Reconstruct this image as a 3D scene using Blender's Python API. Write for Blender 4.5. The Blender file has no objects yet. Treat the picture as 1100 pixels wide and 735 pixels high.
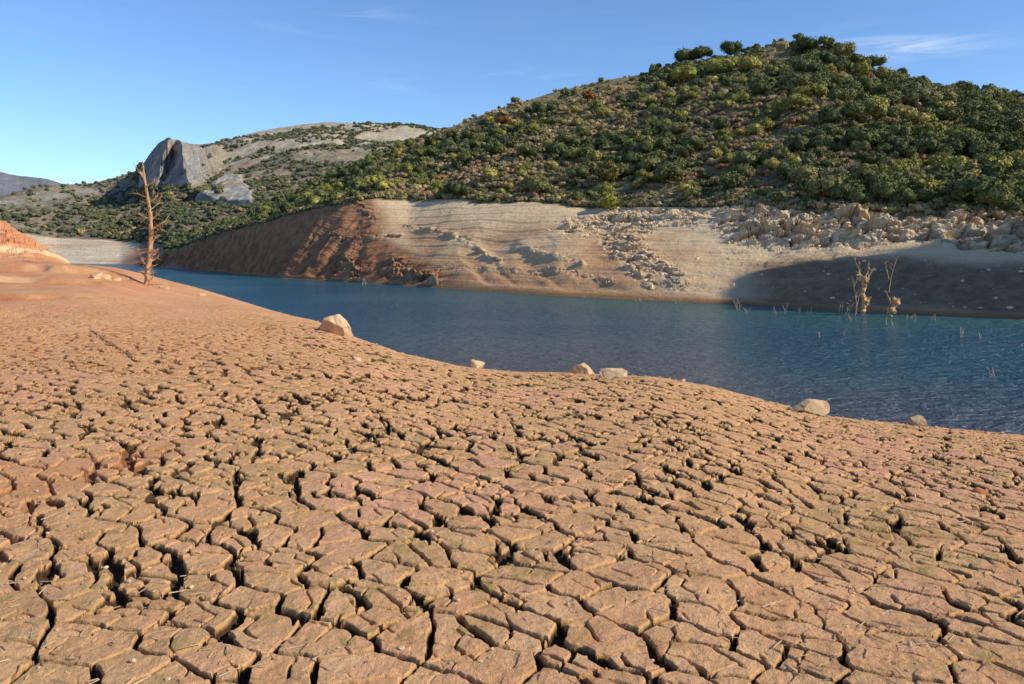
import bpy, math, random
import numpy as np
from mathutils import Vector

random.seed(7)
rng = np.random.default_rng(7)
sc = bpy.context.scene
COL = sc.collection
F = 855.0; CX = 550.0; HZ = 262.0      # focal length, centre and horizon of the photograph in its own pixels
DET = 1.0
WZ = -6.0                              # water level (the camera is the origin)
SUN_EL = math.radians(31.0); SUN_BEHIND = math.radians(19.0)
SUN = np.array([math.cos(SUN_EL) * math.cos(SUN_BEHIND), -math.cos(SUN_EL) * math.sin(SUN_BEHIND), math.sin(SUN_EL)])

# ------------------------------------------------------------------ noise
def _h(ix, iy, seed):
    h = (ix.astype(np.int64) * 374761393 + iy.astype(np.int64) * 668265263 + int(seed) * 974634777) & 0xffffffff
    h = ((h ^ (h >> 13)) * 1274126177) & 0xffffffff
    h = ((h ^ (h >> 16)) * 2246822519) & 0xffffffff
    h = h ^ (h >> 15)
    return (h & 0xffffff) / float(0xffffff)

def noise2(x, y, seed=0):
    x = np.asarray(x, float); y = np.asarray(y, float)
    ix = np.floor(x); iy = np.floor(y); fx = x - ix; fy = y - iy
    fx = fx * fx * fx * (fx * (fx * 6 - 15) + 10); fy = fy * fy * fy * (fy * (fy * 6 - 15) + 10)
    a = _h(ix, iy, seed); b = _h(ix + 1, iy, seed); c = _h(ix, iy + 1, seed); d = _h(ix + 1, iy + 1, seed)
    return ((a + (b - a) * fx) * (1 - fy) + (c + (d - c) * fx) * fy) * 2 - 1

def fbm(x, y, seed=0, octs=4, gain=.5, lac=2.03):
    s = 0; a = 1; t = 0
    for k in range(octs):
        s = s + a * noise2(x * (lac ** k) + 17.3 * k, y * (lac ** k) - 9.1 * k, seed + k); t += a; a *= gain
    return s / t

def sstep(a, b, x):
    t = np.clip((np.asarray(x, float) - a) / (b - a), 0, 1)
    return t * t * (3 - 2 * t)

def cells(x, y, pitch, seed, jit=.9, ori=False):
    """distance to the nearest cell edge, two random numbers of the cell, offset from its centre"""
    X = x / pitch; Y = y / pitch
    ix = np.floor(X); iy = np.floor(Y)
    best = np.full(X.shape, 1e9); bx = np.zeros_like(X); by = np.zeros_like(X); ci = np.zeros_like(X); cj = np.zeros_like(X)
    for di in (-1, 0, 1):
        for dj in (-1, 0, 1):
            gi = ix + di; gj = iy + dj
            px = gi + .5 + jit * (_h(gi, gj, seed) - .5); py = gj + .5 + jit * (_h(gi, gj, seed + 91) - .5)
            d = (px - X) ** 2 + (py - Y) ** 2
            m = d < best
            best = np.where(m, d, best); bx = np.where(m, px, bx); by = np.where(m, py, by)
            ci = np.where(m, gi, ci); cj = np.where(m, gj, cj)
    e = np.full(X.shape, 1e9); nx = np.zeros_like(X); ny = np.zeros_like(X)
    for di in (-2, -1, 0, 1, 2):
        for dj in (-2, -1, 0, 1, 2):
            if (di, dj) == (0, 0): continue
            gi = ci + di; gj = cj + dj
            px = gi + .5 + jit * (_h(gi, gj, seed) - .5); py = gj + .5 + jit * (_h(gi, gj, seed + 91) - .5)
            vx = px - bx; vy = py - by; L = np.sqrt(vx * vx + vy * vy) + 1e-9
            dd = (((px + bx) * .5 - X) * vx + ((py + by) * .5 - Y) * vy) / L
            if ori:
                nx = np.where(dd < e, vx / L, nx); ny = np.where(dd < e, vy / L, ny)
            e = np.minimum(e, dd)
    if ori: return np.maximum(e, 0) * pitch, _h(ci, cj, seed + 5), _h(ci, cj, seed + 6), (X - bx) * pitch, (Y - by) * pitch, nx, ny
    return np.maximum(e, 0) * pitch, _h(ci, cj, seed + 5), _h(ci, cj, seed + 6), (X - bx) * pitch, (Y - by) * pitch

# ------------------------------------------------------------------ mesh helpers
def link(o, parent=None):
    COL.objects.link(o)
    if parent is not None: o.parent = parent
    return o

def mesh_np(name, V, Fc, mat, smooth=False, attrs=None):
    """V (n,3), Fc list of (m,k) index arrays"""
    me = bpy.data.meshes.new(name)
    V = np.ascontiguousarray(V, dtype=np.float32)
    if not isinstance(Fc, (list, tuple)): Fc = [Fc]
    Fc = [np.asarray(f, dtype=np.int32) for f in Fc if len(f)]
    nl = sum(f.size for f in Fc); npoly = sum(len(f) for f in Fc)
    me.vertices.add(len(V)); me.vertices.foreach_set('co', V.ravel())
    me.loops.add(nl); me.loops.foreach_set('vertex_index', np.concatenate([f.ravel() for f in Fc]))
    me.polygons.add(npoly)
    tot = np.concatenate([np.full(len(f), f.shape[1], np.int32) for f in Fc])
    st = np.concatenate([[0], np.cumsum(tot)[:-1]]).astype(np.int32)
    me.polygons.foreach_set('loop_start', st)
    me.polygons.foreach_set('loop_total', tot)
    me.polygons.foreach_set('use_smooth', np.full(npoly, bool(smooth)))
    for mm in (mat if isinstance(mat, (list, tuple)) else [mat]): me.materials.append(mm)
    me.update(calc_edges=True)
    if attrs:
        for k, a in attrs.items():
            a = np.asarray(a, np.float32)
            if a.ndim == 1:
                at = me.attributes.new(k, 'FLOAT', 'POINT'); at.data.foreach_set('value', a)
            else:
                at = me.attributes.new(k, 'FLOAT_VECTOR', 'POINT'); at.data.foreach_set('vector', np.ascontiguousarray(a).ravel())
    return me

def grid_faces(nr, nc):
    i = np.arange(nr * nc).reshape(nr, nc)
    return np.stack([i[:-1, :-1].ravel(), i[:-1, 1:].ravel(), i[1:, 1:].ravel(), i[1:, :-1].ravel()], 1)

def obj(name, me, parent=None, loc=(0, 0, 0)):
    o = bpy.data.objects.new(name, me); o.location = loc
    return link(o, parent)

def tag(o, label=None, cat=None, group=None, kind=None):
    if label: o['label'] = label
    if cat: o['category'] = cat
    if group: o['group'] = group
    if kind: o['kind'] = kind
    return o

def empty(name, loc):
    o = bpy.data.objects.new(name, None); o.location = loc; o.empty_display_size = .3
    return link(o)

# ------------------------------------------------------------------ node helpers
def new_mat(name, rough=.9, spec=.2):
    m = bpy.data.materials.new(name); m.use_nodes = True
    nt = m.node_tree; b = nt.nodes['Principled BSDF']
    b.inputs['Roughness'].default_value = rough
    b.inputs['Specular IOR Level'].default_value = spec
    return m, nt, b

class N:
    def __init__(s, nt): s.nt = nt
    def new(s, t, **kw):
        n = s.nt.nodes.new(t)
        for k, v in kw.items(): setattr(n, k, v)
        return n
    def set(s, sock, v):
        if isinstance(v, bpy.types.NodeSocket): s.nt.links.new(v, sock)
        elif v is not None: sock.default_value = v
    def pos(s): return s.new('ShaderNodeNewGeometry').outputs['Position']
    def objc(s): return s.new('ShaderNodeTexCoord').outputs['Object']
    def attr(s, name):
        n = s.new('ShaderNodeAttribute'); n.attribute_name = name; return n
    def sep(s, v):
        n = s.new('ShaderNodeSeparateXYZ'); s.set(n.inputs[0], v); return n.outputs
    def mapv(s, v, scale=(1, 1, 1), rot=(0, 0, 0), loc=(0, 0, 0)):
        n = s.new('ShaderNodeMapping'); s.set(n.inputs[0], v); n.inputs['Scale'].default_value = scale
        n.inputs['Rotation'].default_value = rot; n.inputs['Location'].default_value = loc; return n.outputs[0]
    def noise(s, v, scale, detail=5, rough=.55, dist=0):
        n = s.new('ShaderNodeTexNoise'); s.set(n.inputs['Vector'], v); n.inputs['Scale'].default_value = scale
        n.inputs['Detail'].default_value = detail; n.inputs['Roughness'].default_value = rough
        n.inputs['Distortion'].default_value = dist; return n.outputs['Fac']
    def vor(s, v, scale, feat='F1', out='Distance'):
        n = s.new('ShaderNodeTexVoronoi', feature=feat); s.set(n.inputs['Vector'], v); n.inputs['Scale'].default_value = scale
        return n.outputs[out]
    def math(s, op, a, b=None, c=None, clamp=False):
        n = s.new('ShaderNodeMath', operation=op, use_clamp=clamp)
        for i, v in enumerate((a, b, c)):
            if v is not None: s.set(n.inputs[i], v)
        return n.outputs[0]
    def rng(s, v, a, b, c=0., d=1., smooth=True):
        n = s.new('ShaderNodeMapRange'); n.interpolation_type = 'SMOOTHSTEP' if smooth else 'LINEAR'
        s.set(n.inputs['Value'], v)
        for k, x in zip(('From Min', 'From Max', 'To Min', 'To Max'), (a, b, c, d)): n.inputs[k].default_value = x
        return n.outputs[0]
    def mix(s, f, a, b, mode='MIX'):
        n = s.new('ShaderNodeMix', data_type='RGBA', blend_type=mode)
        s.set(n.inputs[0], f)
        for i, v in ((6, a), (7, b)):
            if isinstance(v, tuple): v = (*v[:3], 1)
            s.set(n.inputs[i], v)
        return n.outputs[2]
    def ramp(s, f, stops, interp='LINEAR'):
        n = s.new('ShaderNodeValToRGB'); n.color_ramp.interpolation = interp
        e = n.color_ramp.elements
        while len(e) < len(stops): e.new(.5)
        for k, (p, c) in enumerate(stops): e[k].position = p; e[k].color = (*c, 1)
        s.set(n.inputs[0], f); return n.outputs[0]
    def bump(s, h, strength, dist=.1, normal=None):
        n = s.new('ShaderNodeBump'); n.inputs['Strength'].default_value = strength; n.inputs['Distance'].default_value = dist
        s.set(n.inputs['Height'], h)
        if normal is not None: s.set(n.inputs['Normal'], normal)
        return n.outputs[0]

# ------------------------------------------------------------------ materials
def mat_mud():
    m, nt, b = new_mat('cracked_mud', .93, .12); n = N(nt)
    p = n.pos(); a = n.attr('mud').outputs['Vector']; a = n.sep(a)     # x: depth in the crack, y: plate tint, z: redness
    big = n.noise(p, .35, 4, .6); med = n.noise(p, 3.2, 5, .62, .4); fine = n.noise(p, 38, 6, .7); grit = n.noise(p, 150, 3, .6)
    top = n.ramp(med, [(.28, (.50, .265, .11)), (.46, (.68, .385, .19)), (.62, (.75, .44, .225)), (.78, (.80, .50, .28))])
    top = n.mix(n.rng(a[1], 0, 1, -.1, .42), top, (.72, .34, .175))
    top = n.mix(n.math('MULTIPLY', n.rng(big, .46, .62), n.rng(a[1], .2, .8, .35, .9)), top, (.78, .375, .245))
    moss = n.math('MULTIPLY', n.rng(n.noise(p, 7, 6, .75), .50, .64), n.rng(n.noise(p, .55, 3), .42, .6, .10, .9))
    olive = n.rng(n.noise(n.mapv(p, loc=(7, 3, 0)), .45, 4, .6), .48, .66, 0, .45)
    top = n.mix(olive, top, (.50, .34, .15))
    top = n.mix(moss, top, (.33, .25, .07))
    top = n.mix(n.rng(fine, .36, .62, .36, 0), top, (.36, .21, .11))
    top = n.mix(n.rng(grit, .64, .74, 0, .55), top, (.74, .60, .44))
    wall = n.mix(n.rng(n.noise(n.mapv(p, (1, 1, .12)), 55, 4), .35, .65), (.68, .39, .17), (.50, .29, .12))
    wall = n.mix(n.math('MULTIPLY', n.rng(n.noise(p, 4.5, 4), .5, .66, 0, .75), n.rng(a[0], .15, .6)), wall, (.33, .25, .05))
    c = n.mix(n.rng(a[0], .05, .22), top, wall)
    c = n.mix(n.rng(a[0], .14, .66, 0, .96), c, (.05, .03, .018))  # crack shade painted in: colour falls to near black with depth
    red = n.ramp(n.noise(p, .9, 6, .65, .5), [(.3, (.52, .17, .07)), (.5, (.64, .28, .13)), (.7, (.72, .42, .23))])
    red = n.mix(n.rng(n.noise(p, 11, 6, .7), .3, .7, .3, 0), red, (.40, .18, .09))
    c = n.mix(a[2], c, red)
    pale = n.rng(a[2], 1.3, 1.9)
    c = n.mix(pale, c, (.78, .52, .29))
    n.set(b.inputs['Base Color'], c)
    mid = n.noise(p, 14, 5, .7)
    nt.links.new(n.bump(n.math('ADD', n.math('MULTIPLY', mid, 1.0), n.math('ADD', n.math('MULTIPLY', fine, .7), n.math('MULTIPLY', grit, .4))), .95, .016), b.inputs['Normal'])
    return m

def mat_bank():
    m, nt, b = new_mat('bank_soil', .95, .1); n = N(nt)
    p = n.pos(); s = n.sep(p); a = n.sep(n.attr('ter').outputs['Vector'])   # x: rock, y: vegetation ground, z: greyness
    zz = n.math('ADD', s[2], n.math('MULTIPLY', n.noise(p, .07, 4), 3.2))
    c = n.ramp(n.rng(zz, -4.6, 9, 0, 1, False), [(0, (.42, .22, .09)), (.07, (.60, .36, .18)), (.13, (.62, .33, .16)), (.30, (.72, .44, .22)), (.46, (.83, .60, .34)), (1, (.86, .66, .41))])
    lines = n.noise(n.mapv(p, (.018, .018, 2.6)), 1.5, 4, .7)
    c = n.mix(n.math('MULTIPLY', n.rng(lines, .35, .68, .42, 0), n.rng(n.noise(p, .12, 3, .6), .35, .65, .25, 1)), c, (.44, .28, .17))
    lines2 = n.noise(n.mapv(p, (.02, .02, 5.5), loc=(3, 5, 1)), 1.4, 3, .7)
    c = n.mix(n.rng(lines2, .5, .7, 0, .4), c, (.74, .57, .40))
    redp = n.rng(n.noise(n.mapv(p, (.6, .6, 1.4)), .09, 4, .6), .5, .64)
    c = n.mix(n.math('MULTIPLY', redp, n.rng(s[2], -2, 6, .75, .15)), c, (.54, .25, .12))
    c = n.mix(n.rng(n.noise(p, 1.6, 6, .75), .3, .62, .42, 0), c, (.33, .21, .13))
    c = n.mix(n.math('MULTIPLY', a[2], .55), c, (.80, .63, .40))
    rock = n.ramp(n.noise(p, .9, 7, .72, .6), [(.3, (.40, .29, .17)), (.5, (.72, .56, .36)), (.72, (.86, .72, .50))])
    rock = n.mix(n.rng(n.noise(p, .25, 3), .55, .68, 0, .5), rock, (.58, .38, .22))
    dk = n.attr('soil_shade').outputs['Fac']
    c = n.mix(n.math('MULTIPLY', n.rng(dk, 0, 1), .8), c, n.mix(n.rng(n.noise(p, .8, 6, .75), .35, .65), (.10, .058, .034), (.25, .155, .09)))  # side hill's shadow deepened in the colour of the right bank
    c = n.mix(n.rng(dk, -1, 0, .86, 0), c, n.mix(n.rng(n.noise(p, .5, 6, .7), .35, .65), (.17, .065, .032), (.42, .175, .08)))  # left face: red soil, its colour darkened further for shade
    c = n.mix(a[0], c, rock)
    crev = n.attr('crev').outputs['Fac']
    c = n.mix(n.math('MULTIPLY', crev, .8), c, (.12, .09, .065))  # crevice shade put into the rock colour
    wet = n.rng(n.math('ADD', s[2], n.math('MULTIPLY', n.noise(p, .35, 3), .5)), -5.75, -5.1, .85, 0)
    c = n.mix(wet, c, (.24, .125, .05))
    veg = n.ramp(n.noise(p, .28, 6, .7, .5), [(.3, (.19, .17, .075)), (.45, (.31, .26, .125)), (.58, (.41, .34, .17)), (.72, (.50, .41, .22))])
    veg = n.mix(n.rng(n.noise(p, 1.3, 5, .8), .4, .62, .65, 0), veg, (.12, .105, .05))
    veg = n.mix(n.rng(n.noise(p, .11, 3, .6), .58, .66, 0, .22), veg, (.46, .25, .14))
    c = n.mix(a[1], c, veg)
    n.set(b.inputs['Base Color'], c)
    h = n.math('ADD', n.noise(p, 1.7, 8, .75), n.math('MULTIPLY', lines, .5))
    nt.links.new(n.bump(h, .8, .5), b.inputs['Normal'])
    return m

def mat_mountain():
    m, nt, b = new_mat('mountain_soil', .95, .05); n = N(nt)
    p = n.pos(); s = n.sep(p); a = n.sep(n.attr('ter').outputs['Vector'])
    c = n.ramp(n.noise(p, .035, 7, .7, .4), [(.3, (.20, .175, .13)), (.5, (.34, .28, .20)), (.7, (.46, .37, .26))])
    c = n.mix(n.rng(n.noise(p, .012, 4), .55, .66, 0, .6), c, (.46, .25, .16))
    c = n.mix(n.rng(n.noise(p, .25, 5, .8), .4, .6, .6, 0), c, (.13, .13, .09))
    up = n.mix(n.rng(n.noise(n.mapv(p, (1, 1, 2)), .06, 8, .75), .35, .65), (.34, .30, .22), (.56, .475, .355))
    c = n.mix(a[1], c, up)
    bank = n.ramp(n.noise(n.mapv(p, (.05, .02, .5), rot=(0, .35, 0)), .9, 4, .6), [(.3, (.66, .44, .29)), (.5, (.80, .63, .44)), (.65, (.88, .76, .58))])
    bank = n.mix(n.rng(n.noise(n.mapv(p, (.05, .02, 3)), 1.1, 3, .6), .45, .65, .35, 0), bank, (.38, .28, .20))
    red = n.mix(n.noise(p, .12, 5), (.36, .17, .12), (.46, .27, .19))
    bank = n.mix(n.rng(s[0], -122, -112), bank, red)
    c = n.mix(n.rng(a[2], 0, 1), c, bank)
    rock = n.ramp(n.noise(n.mapv(p, (1, 1, .45)), .11, 8, .75, .8), [(.32, (.14, .135, .135)), (.5, (.34, .32, .30)), (.68, (.66, .60, .51))])
    rock = n.mix(n.rng(n.noise(p, .05, 4), .54, .64, 0, .5), rock, (.44, .29, .17))
    c = n.mix(a[0], c, rock)
    n.set(b.inputs['Base Color'], c)
    nt.links.new(n.bump(n.noise(p, .25, 9, .75), 1, 1.7), b.inputs['Normal'])
    return m

def mat_simple(name, stops, scale=3., bumpd=.02, rough=.9, stretch=(1, 1, 1), obj_space=True, bs=.6, detail=6):
    m, nt, b = new_mat(name, rough, .15); n = N(nt)
    p = n.objc() if obj_space else n.pos()
    q = n.mapv(p, stretch)
    f = n.noise(q, scale, detail, .68, .3)
    n.set(b.inputs['Base Color'], n.ramp(f, stops))
    nt.links.new(n.bump(n.noise(q, scale * 2.5, 7, .7), bs, bumpd), b.inputs['Normal'])
    return m

def mat_leaf(name, stops, dark=.45, attr=False):
    m, nt, b = new_mat(name, .75, .15); n = N(nt)
    if attr: r = n.attr('tint').outputs['Fac']
    else: r = n.new('ShaderNodeObjectInfo').outputs['Random']
    c = n.ramp(r, stops)
    p = n.pos()
    k = n.rng(n.noise(p, 1.6, 4, .7), .33, .66, dark, 1.2)
    c = n.mix(1., c, n.new('ShaderNodeCombineColor').outputs[0], 'MULTIPLY')
    cc = nt.nodes[-1] if False else [x for x in nt.nodes if x.bl_idname == 'ShaderNodeCombineColor'][-1]
    for i in range(3): nt.links.new(k, cc.inputs[i])
    n.set(b.inputs['Base Color'], c)
    return m

def mat_water():
    m, nt, b = new_mat('reservoir_water', .20, .5); n = N(nt)
    b.inputs['IOR'].default_value = 1.33
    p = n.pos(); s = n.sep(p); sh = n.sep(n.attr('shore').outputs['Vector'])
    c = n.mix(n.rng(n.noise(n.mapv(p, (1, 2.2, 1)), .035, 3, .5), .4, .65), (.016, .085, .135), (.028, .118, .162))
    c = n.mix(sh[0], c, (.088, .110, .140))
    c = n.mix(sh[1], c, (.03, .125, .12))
    n.set(b.inputs['Base Color'], c)
    q = n.mapv(p, (1, 1.7, 1), rot=(0, 0, .25))
    w1 = n.noise(q, .75, 3, .55, .3); w2 = n.noise(q, 2.6, 4, .6, .2); w3 = n.noise(q, 8, 3, .6)
    h = n.math('ADD', n.math('MULTIPLY', w1, 1.), n.math('ADD', n.math('MULTIPLY', w2, .42), n.math('MULTIPLY', w3, .09)))
    nt.links.new(n.bump(h, 1, .8), b.inputs['Normal'])
    return m

M_mud = mat_mud(); M_bank = mat_bank(); M_mount = mat_mountain(); M_water = mat_water()
M_boulder = mat_simple('sandstone', [(.32, (.34, .21, .11)), (.48, (.60, .41, .24)), (.68, (.76, .57, .37))], 2.2, .05)
M_rubble = mat_simple('rubble_rock', [(.3, (.48, .35, .20)), (.5, (.72, .55, .35)), (.72, (.84, .68, .47))], .8, .06, obj_space=False)
M_limestone = mat_simple('limestone', [(.3, (.12, .115, .11)), (.5, (.27, .26, .245)), (.72, (.42, .39, .35))], .12, 1.5, obj_space=False, stretch=(1, 1, .4), bs=1)
M_deadwood = mat_simple('dead_wood', [(.3, (.26, .14, .07)), (.5, (.46, .265, .13)), (.7, (.60, .38, .20))], 3.0, .05, stretch=(1, 1, .3))
M_snag = mat_simple('drowned_wood', [(.3, (.42, .22, .10)), (.5, (.68, .41, .20)), (.7, (.80, .55, .32))], 3.0, .05, stretch=(1, 1, .3))
M_twig = mat_simple('grey_twig', [(.3, (.26, .20, .14)), (.7, (.48, .40, .30))], 3.0, .01)
M_bark = mat_simple('bark', [(.3, (.06, .045, .035)), (.7, (.14, .11, .085))], 2.0, .03)
M_straw = mat_simple('straw', [(.3, (.30, .21, .12)), (.7, (.58, .46, .30))], 6.0, .005)
M_oak = mat_leaf('holm_oak_leaves', [(0, (.098, .118, .044)), (.35, (.135, .152, .054)), (.7, (.18, .185, .066)), (1, (.24, .225, .085))])
M_yellow = mat_leaf('autumn_leaves', [(0, (.25, .25, .06)), (.4, (.36, .34, .08)), (.75, (.46, .38, .12)), (1, (.32, .32, .08))], .5)
M_brown = mat_leaf('bare_shrub', [(0, (.32, .25, .13)), (.3, (.42, .32, .18)), (.55, (.30, .27, .12)), (.8, (.46, .26, .135)), (1, (.44, .36, .20))], .5)
M_rust = mat_leaf('rust_leaves', [(0, (.36, .11, .035)), (1, (.33, .14, .04))], .55)
M_lime = mat_leaf('lime_leaves', [(0, (.30, .30, .045)), (1, (.30, .30, .05))], .6)
M_scrub = mat_leaf('scrub_leaves', [(0, (.10, .12, .045)), (.35, (.19, .19, .07)), (.6, (.34, .28, .135)), (.85, (.44, .335, .18)), (1, (.46, .27, .13))], .5, attr=True)
M_farwood = mat_leaf('far_wood', [(0, (.085, .098, .055)), (.4, (.13, .14, .065)), (.8, (.22, .195, .09)), (1, (.36, .27, .12))], .6, attr=True)

# ------------------------------------------------------------------ the cracked foreground
def near_ground():
    # crest of the bank: image x, image y, distance
    kx = np.array([-2400, -900, -200, 0, 60, 100, 130, 160, 200, 240, 300, 345, 380, 430, 500, 560, 620, 700, 760, 820, 880, 950, 1000, 1100, 1400, 3500])
    ky = np.array([297, 297, 297, 297, 297, 298, 302, 308, 315, 322, 336, 347, 363, 381, 395, 401.5, 404, 406.5, 416.5, 432, 446, 454, 459, 468, 480, 520])
    kY = np.array([48, 48, 48, 48, 50, 50, 50, 48, 43, 38, 30, 26, 21.5, 18.5, 17, 16.5, 16.2, 16, 15.2, 14.5, 14, 13.6, 13.3, 12.8, 12, 11])
    step = 1.12 * DET / F
    inner = np.arange(-.72, .7401, step)
    outer = .74 + np.cumsum(step * 1.05 ** np.arange(1, 105))
    outer = outer[outer < 2.6]
    u = np.concatenate([-outer[::-1] + .02, inner, outer])
    px = CX + u * F
    yq = (np.interp(px, kx, ky) - HZ) / F
    Yc = np.interp(px, kx, kY)
    # widen smoothing of both curves
    def smooth(a, w):
        k = np.hanning(w); k /= k.sum(); return np.convolve(np.pad(a, w // 2, mode='edge'), k, 'valid')[:len(a)]
    Yc = smooth(Yc, 81); yq = smooth(yq, 25)
    # rows
    Y = [1.0]
    while Y[-1] < 75:
        y = Y[-1]
        d = .60 * DET * y * y / (F * (1.5 + .0 * y))
        cap = .030 if y < 17 else (.07 if y < 24 else .22)
        Y.append(y + max(.0045 * DET, min(d, cap * DET)))
    Y = np.array(Y)
    YY = np.repeat(Y[:, None], len(u), 1); UU = np.repeat(u[None, :], len(Y), 0); XX = UU * YY
    h0 = 1.6
    zc = yq * Yc
    p = zc / (zc - h0)
    A = (zc - h0) / Yc ** p
    sl_max = .30
    R = YY
    base = h0 + A[None, :] * R ** p[None, :]
    # past the crest the slope grows only to sl_max, then stays
    Yl = (sl_max / (A * p)) ** (1 / (p - 1)); Yl = np.maximum(Yl, Yc * 1.02)
    bl = h0 + A * Yl ** p
    s_at = A * p * Yl ** (p - 1)
    base = np.where(R > Yl[None, :], bl[None, :] + s_at[None, :] * (R - Yl[None, :]), base)
    Z = -base
    # gentle undulation and small unevenness of the rim
    dd = sstep(2.0, 9, YY)
    Z += dd * .07 * fbm(XX * .28, YY * .28, 3, 3) * (YY / (YY + 8)) * 1.6
    Z += .02 * fbm(XX * 1.3, YY * 1.3, 5, 3)
    # mound on the left
    PX = CX + UU * F
    f2 = sstep(29, 36.5, YY) * (1 - sstep(37.5, 50, YY))
    rough = fbm(XX * .55, YY * .35, 11, 5)
    lean = np.maximum(0, -.553 * YY + .45 * rough - XX)
    md = 7.5 * (1 - np.exp(-lean * .88 / 7.5)) * f2
    gully = np.abs(fbm(XX * .9, YY * .5, 15, 4)) 
    md = md * (1 - .16 * gully) + .16 * fbm(XX * 1.8, YY * 1.2, 19, 5) * sstep(0, .6, md)
    Z += md
    # stepped ledges at its foot
    ter = np.zeros_like(Z); palem = np.zeros_like(Z)
    for k, (ly, hh) in enumerate(((18.0, .14), (21.5, .20), (25.0, .24), (28.8, .30))):
        w = sstep(-9 - 1.2 * k, -12.5 - 1.6 * k, XX + 1.2 * fbm(YY * .4, XX * .2, 40 + k, 2))
        line = ly + .9 * fbm(XX * .35, XX * 0 + k, 31, 3) - .12 * (XX + 14)
        ter += w * hh * sstep(line - .1, line + .25, YY)
        palem = np.maximum(palem, w * np.exp(-((YY - line) / .4) ** 2))
    Z += ter * sstep(41, 30, YY)
    palem = palem * sstep(-.25, .3, fbm(XX * .5, YY * .8, 45, 3)) * .75
    blk = cells(XX + .2 * rough, YY * .7 + Z * 1.5, .75, 17); blk2 = cells(XX, YY * .7 + Z * 1.5, .3, 18)
    Z += sstep(.15, .9, md) * (.10 * (blk[1] - .5) + .07 * (blk2[1] - .5) + .14 * fbm(XX * 3, Z * 3 + YY, 20, 3))
    # ---- cracks
    near = (YY < 40)
    idx = np.nonzero(near)
    x = XX[idx]; y = YY[idx]
    jf = 1 / (1 + (y / 6) ** 2)
    wx = x + .045 * fbm(x * 3.1, y * 3.1, 51, 3) + (.004 + .012 * jf) * fbm(x * 13, y * 13, 53, 3)
    wy = y + .045 * fbm(x * 3.1 + 40, y * 3.1, 52, 3) + (.004 + .012 * jf) * fbm(x * 13 + 9, y * 13, 54, 3)
    ang = -.50; asp = .78
    ca, sa = math.cos(ang), math.sin(ang)
    rx = (wx * ca + wy * sa) * asp; ry = -wx * sa + wy * ca
    e1, r1, _, _, _, p1, q1 = cells(rx, ry, .228, 61, ori=True)
    e2, r2, r3, ox, oy, p2, q2 = cells(rx, ry, .128, 62, ori=True)
    e3, r4, _, _, _ = cells(wx, wy, .10, 63)
    # plates are pulled apart sideways: cracks that run away from the viewer gape, cross cracks stay thin
    def gape(p, q):
        px_ = p * asp * ca - q * sa; py_ = p * asp * sa + q * ca; L = np.hypot(px_, py_) + 1e-9
        c = np.abs((px_ * .94 + py_ * .34) / L); return c ** 1.6
    g1, g2 = gape(p1, q1), gape(p2, q2)
    # offset of the plate from its centre, along the line of sight
    away = ox / asp * sa + oy * ca
    n1 = fbm(x * .9, y * .9, 71, 3); n2 = fbm(x * 2.3, y * 2.3, 72, 3); n3 = fbm(x * 5, y * 5, 73, 3)
    pit = sstep(.10, .5, fbm(x * 3.3, y * 3.3, 76, 2))
    wd = 1 + .10 * np.maximum(0, y - 4)
    w1 = np.maximum(.004, (.0135 + .010 * n1 + .020 * n3 + .030 * pit) * (.20 + 1.3 * g1) * wd)
    w2 = np.maximum(0, (.0015 + .010 * n2 + .013 * n3 + .014 * pit) * (.30 + 1.1 * g2) * wd)
    w3 = np.maximum(0, -.005 + .013 * n2 - .006 * n3)
    rs = np.minimum(.60 * y * y / (F * 1.5), .03); cs = y / F
    def softness(p, q):
        px_ = p * asp * ca - q * sa; py_ = p * asp * sa + q * ca; L = np.hypot(px_, py_) + 1e-9
        return .0025 + 1.15 * np.abs(py_ / L) * rs + 1.1 * cs
    s1, s2 = softness(p1, q1), softness(p2, q2); soft = .003 + rs + cs
    k1 = sstep(0, 1, (w1 * .5 + .002 - e1) / s1 + .5) * sstep(0, .003, w1)
    k2 = sstep(0, 1, (w2 * .5 - e2) / s2 + .5) * sstep(0, .004, w2)
    k3 = sstep(0, 1, (w3 * .5 - e3) / soft + .5) * sstep(0, .004, w3)
    # how strongly the ground is cracked here: fades towards the far left and on the ledges
    pxx = CX + x / y * F
    amt = (.6 + .4 / (1 + (y / 12) ** 3)) * (1 - sstep(18, 34, y) * .6)
    amt *= 1 - .9 * sstep(0, .25, ter[idx]) * sstep(18, 22, y)
    lp = sstep(430, 150, pxx) * sstep(9, 17, y)
    amt *= 1 - .62 * lp
    amt *= 1 - .9 * sstep(470, 300, pxx) * sstep(15, 26, y) * (.75 + .25 * np.sign(fbm(x * .5, y * .3, 77, 3)))
    amt *= sstep(39.5, 30, y)
    # the pale smooth rim patch near the middle of the shore
    rim = np.exp(-(((pxx - 735) / 75) ** 2)) * sstep(12.5, 14.5, y); amt *= 1 - .75 * rim
    depth = np.maximum.reduce([.062 * k1, .046 * k2, .010 * k3])
    D = depth * amt
    z = Z[idx] - D
    rf = np.exp(-e2 / .010) * .003 * (w2 > .002) + np.exp(-e1 / .012) * .004
    z -= rf / (1 + (y / 8) ** 2)
    flat = 1 / (1 + (y / 6.5) ** 2)
    z += flat * ((r2 - .5) * .007 + ox * (r2 - .5) * .07 + oy * (r3 - .5) * .06 + (r1 - .5) * .009)
    z += away * (.06 + .07 * (r4 * 0 + r3 - .5)) / (1 + (y / 14) ** 2)
    z += (.009 * fbm(x * 8, y * 8, 81, 3) + .0035 * fbm(x * 31, y * 31, 82, 2)) * (1 - depth / .065) / (1 + (y / 7) ** 2)
    # crumbs in some of the cracks
    z += .035 * np.maximum(k2, k1) * np.maximum(0, fbm(x * 19, y * 19, 84, 2) - .05) * amt
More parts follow.
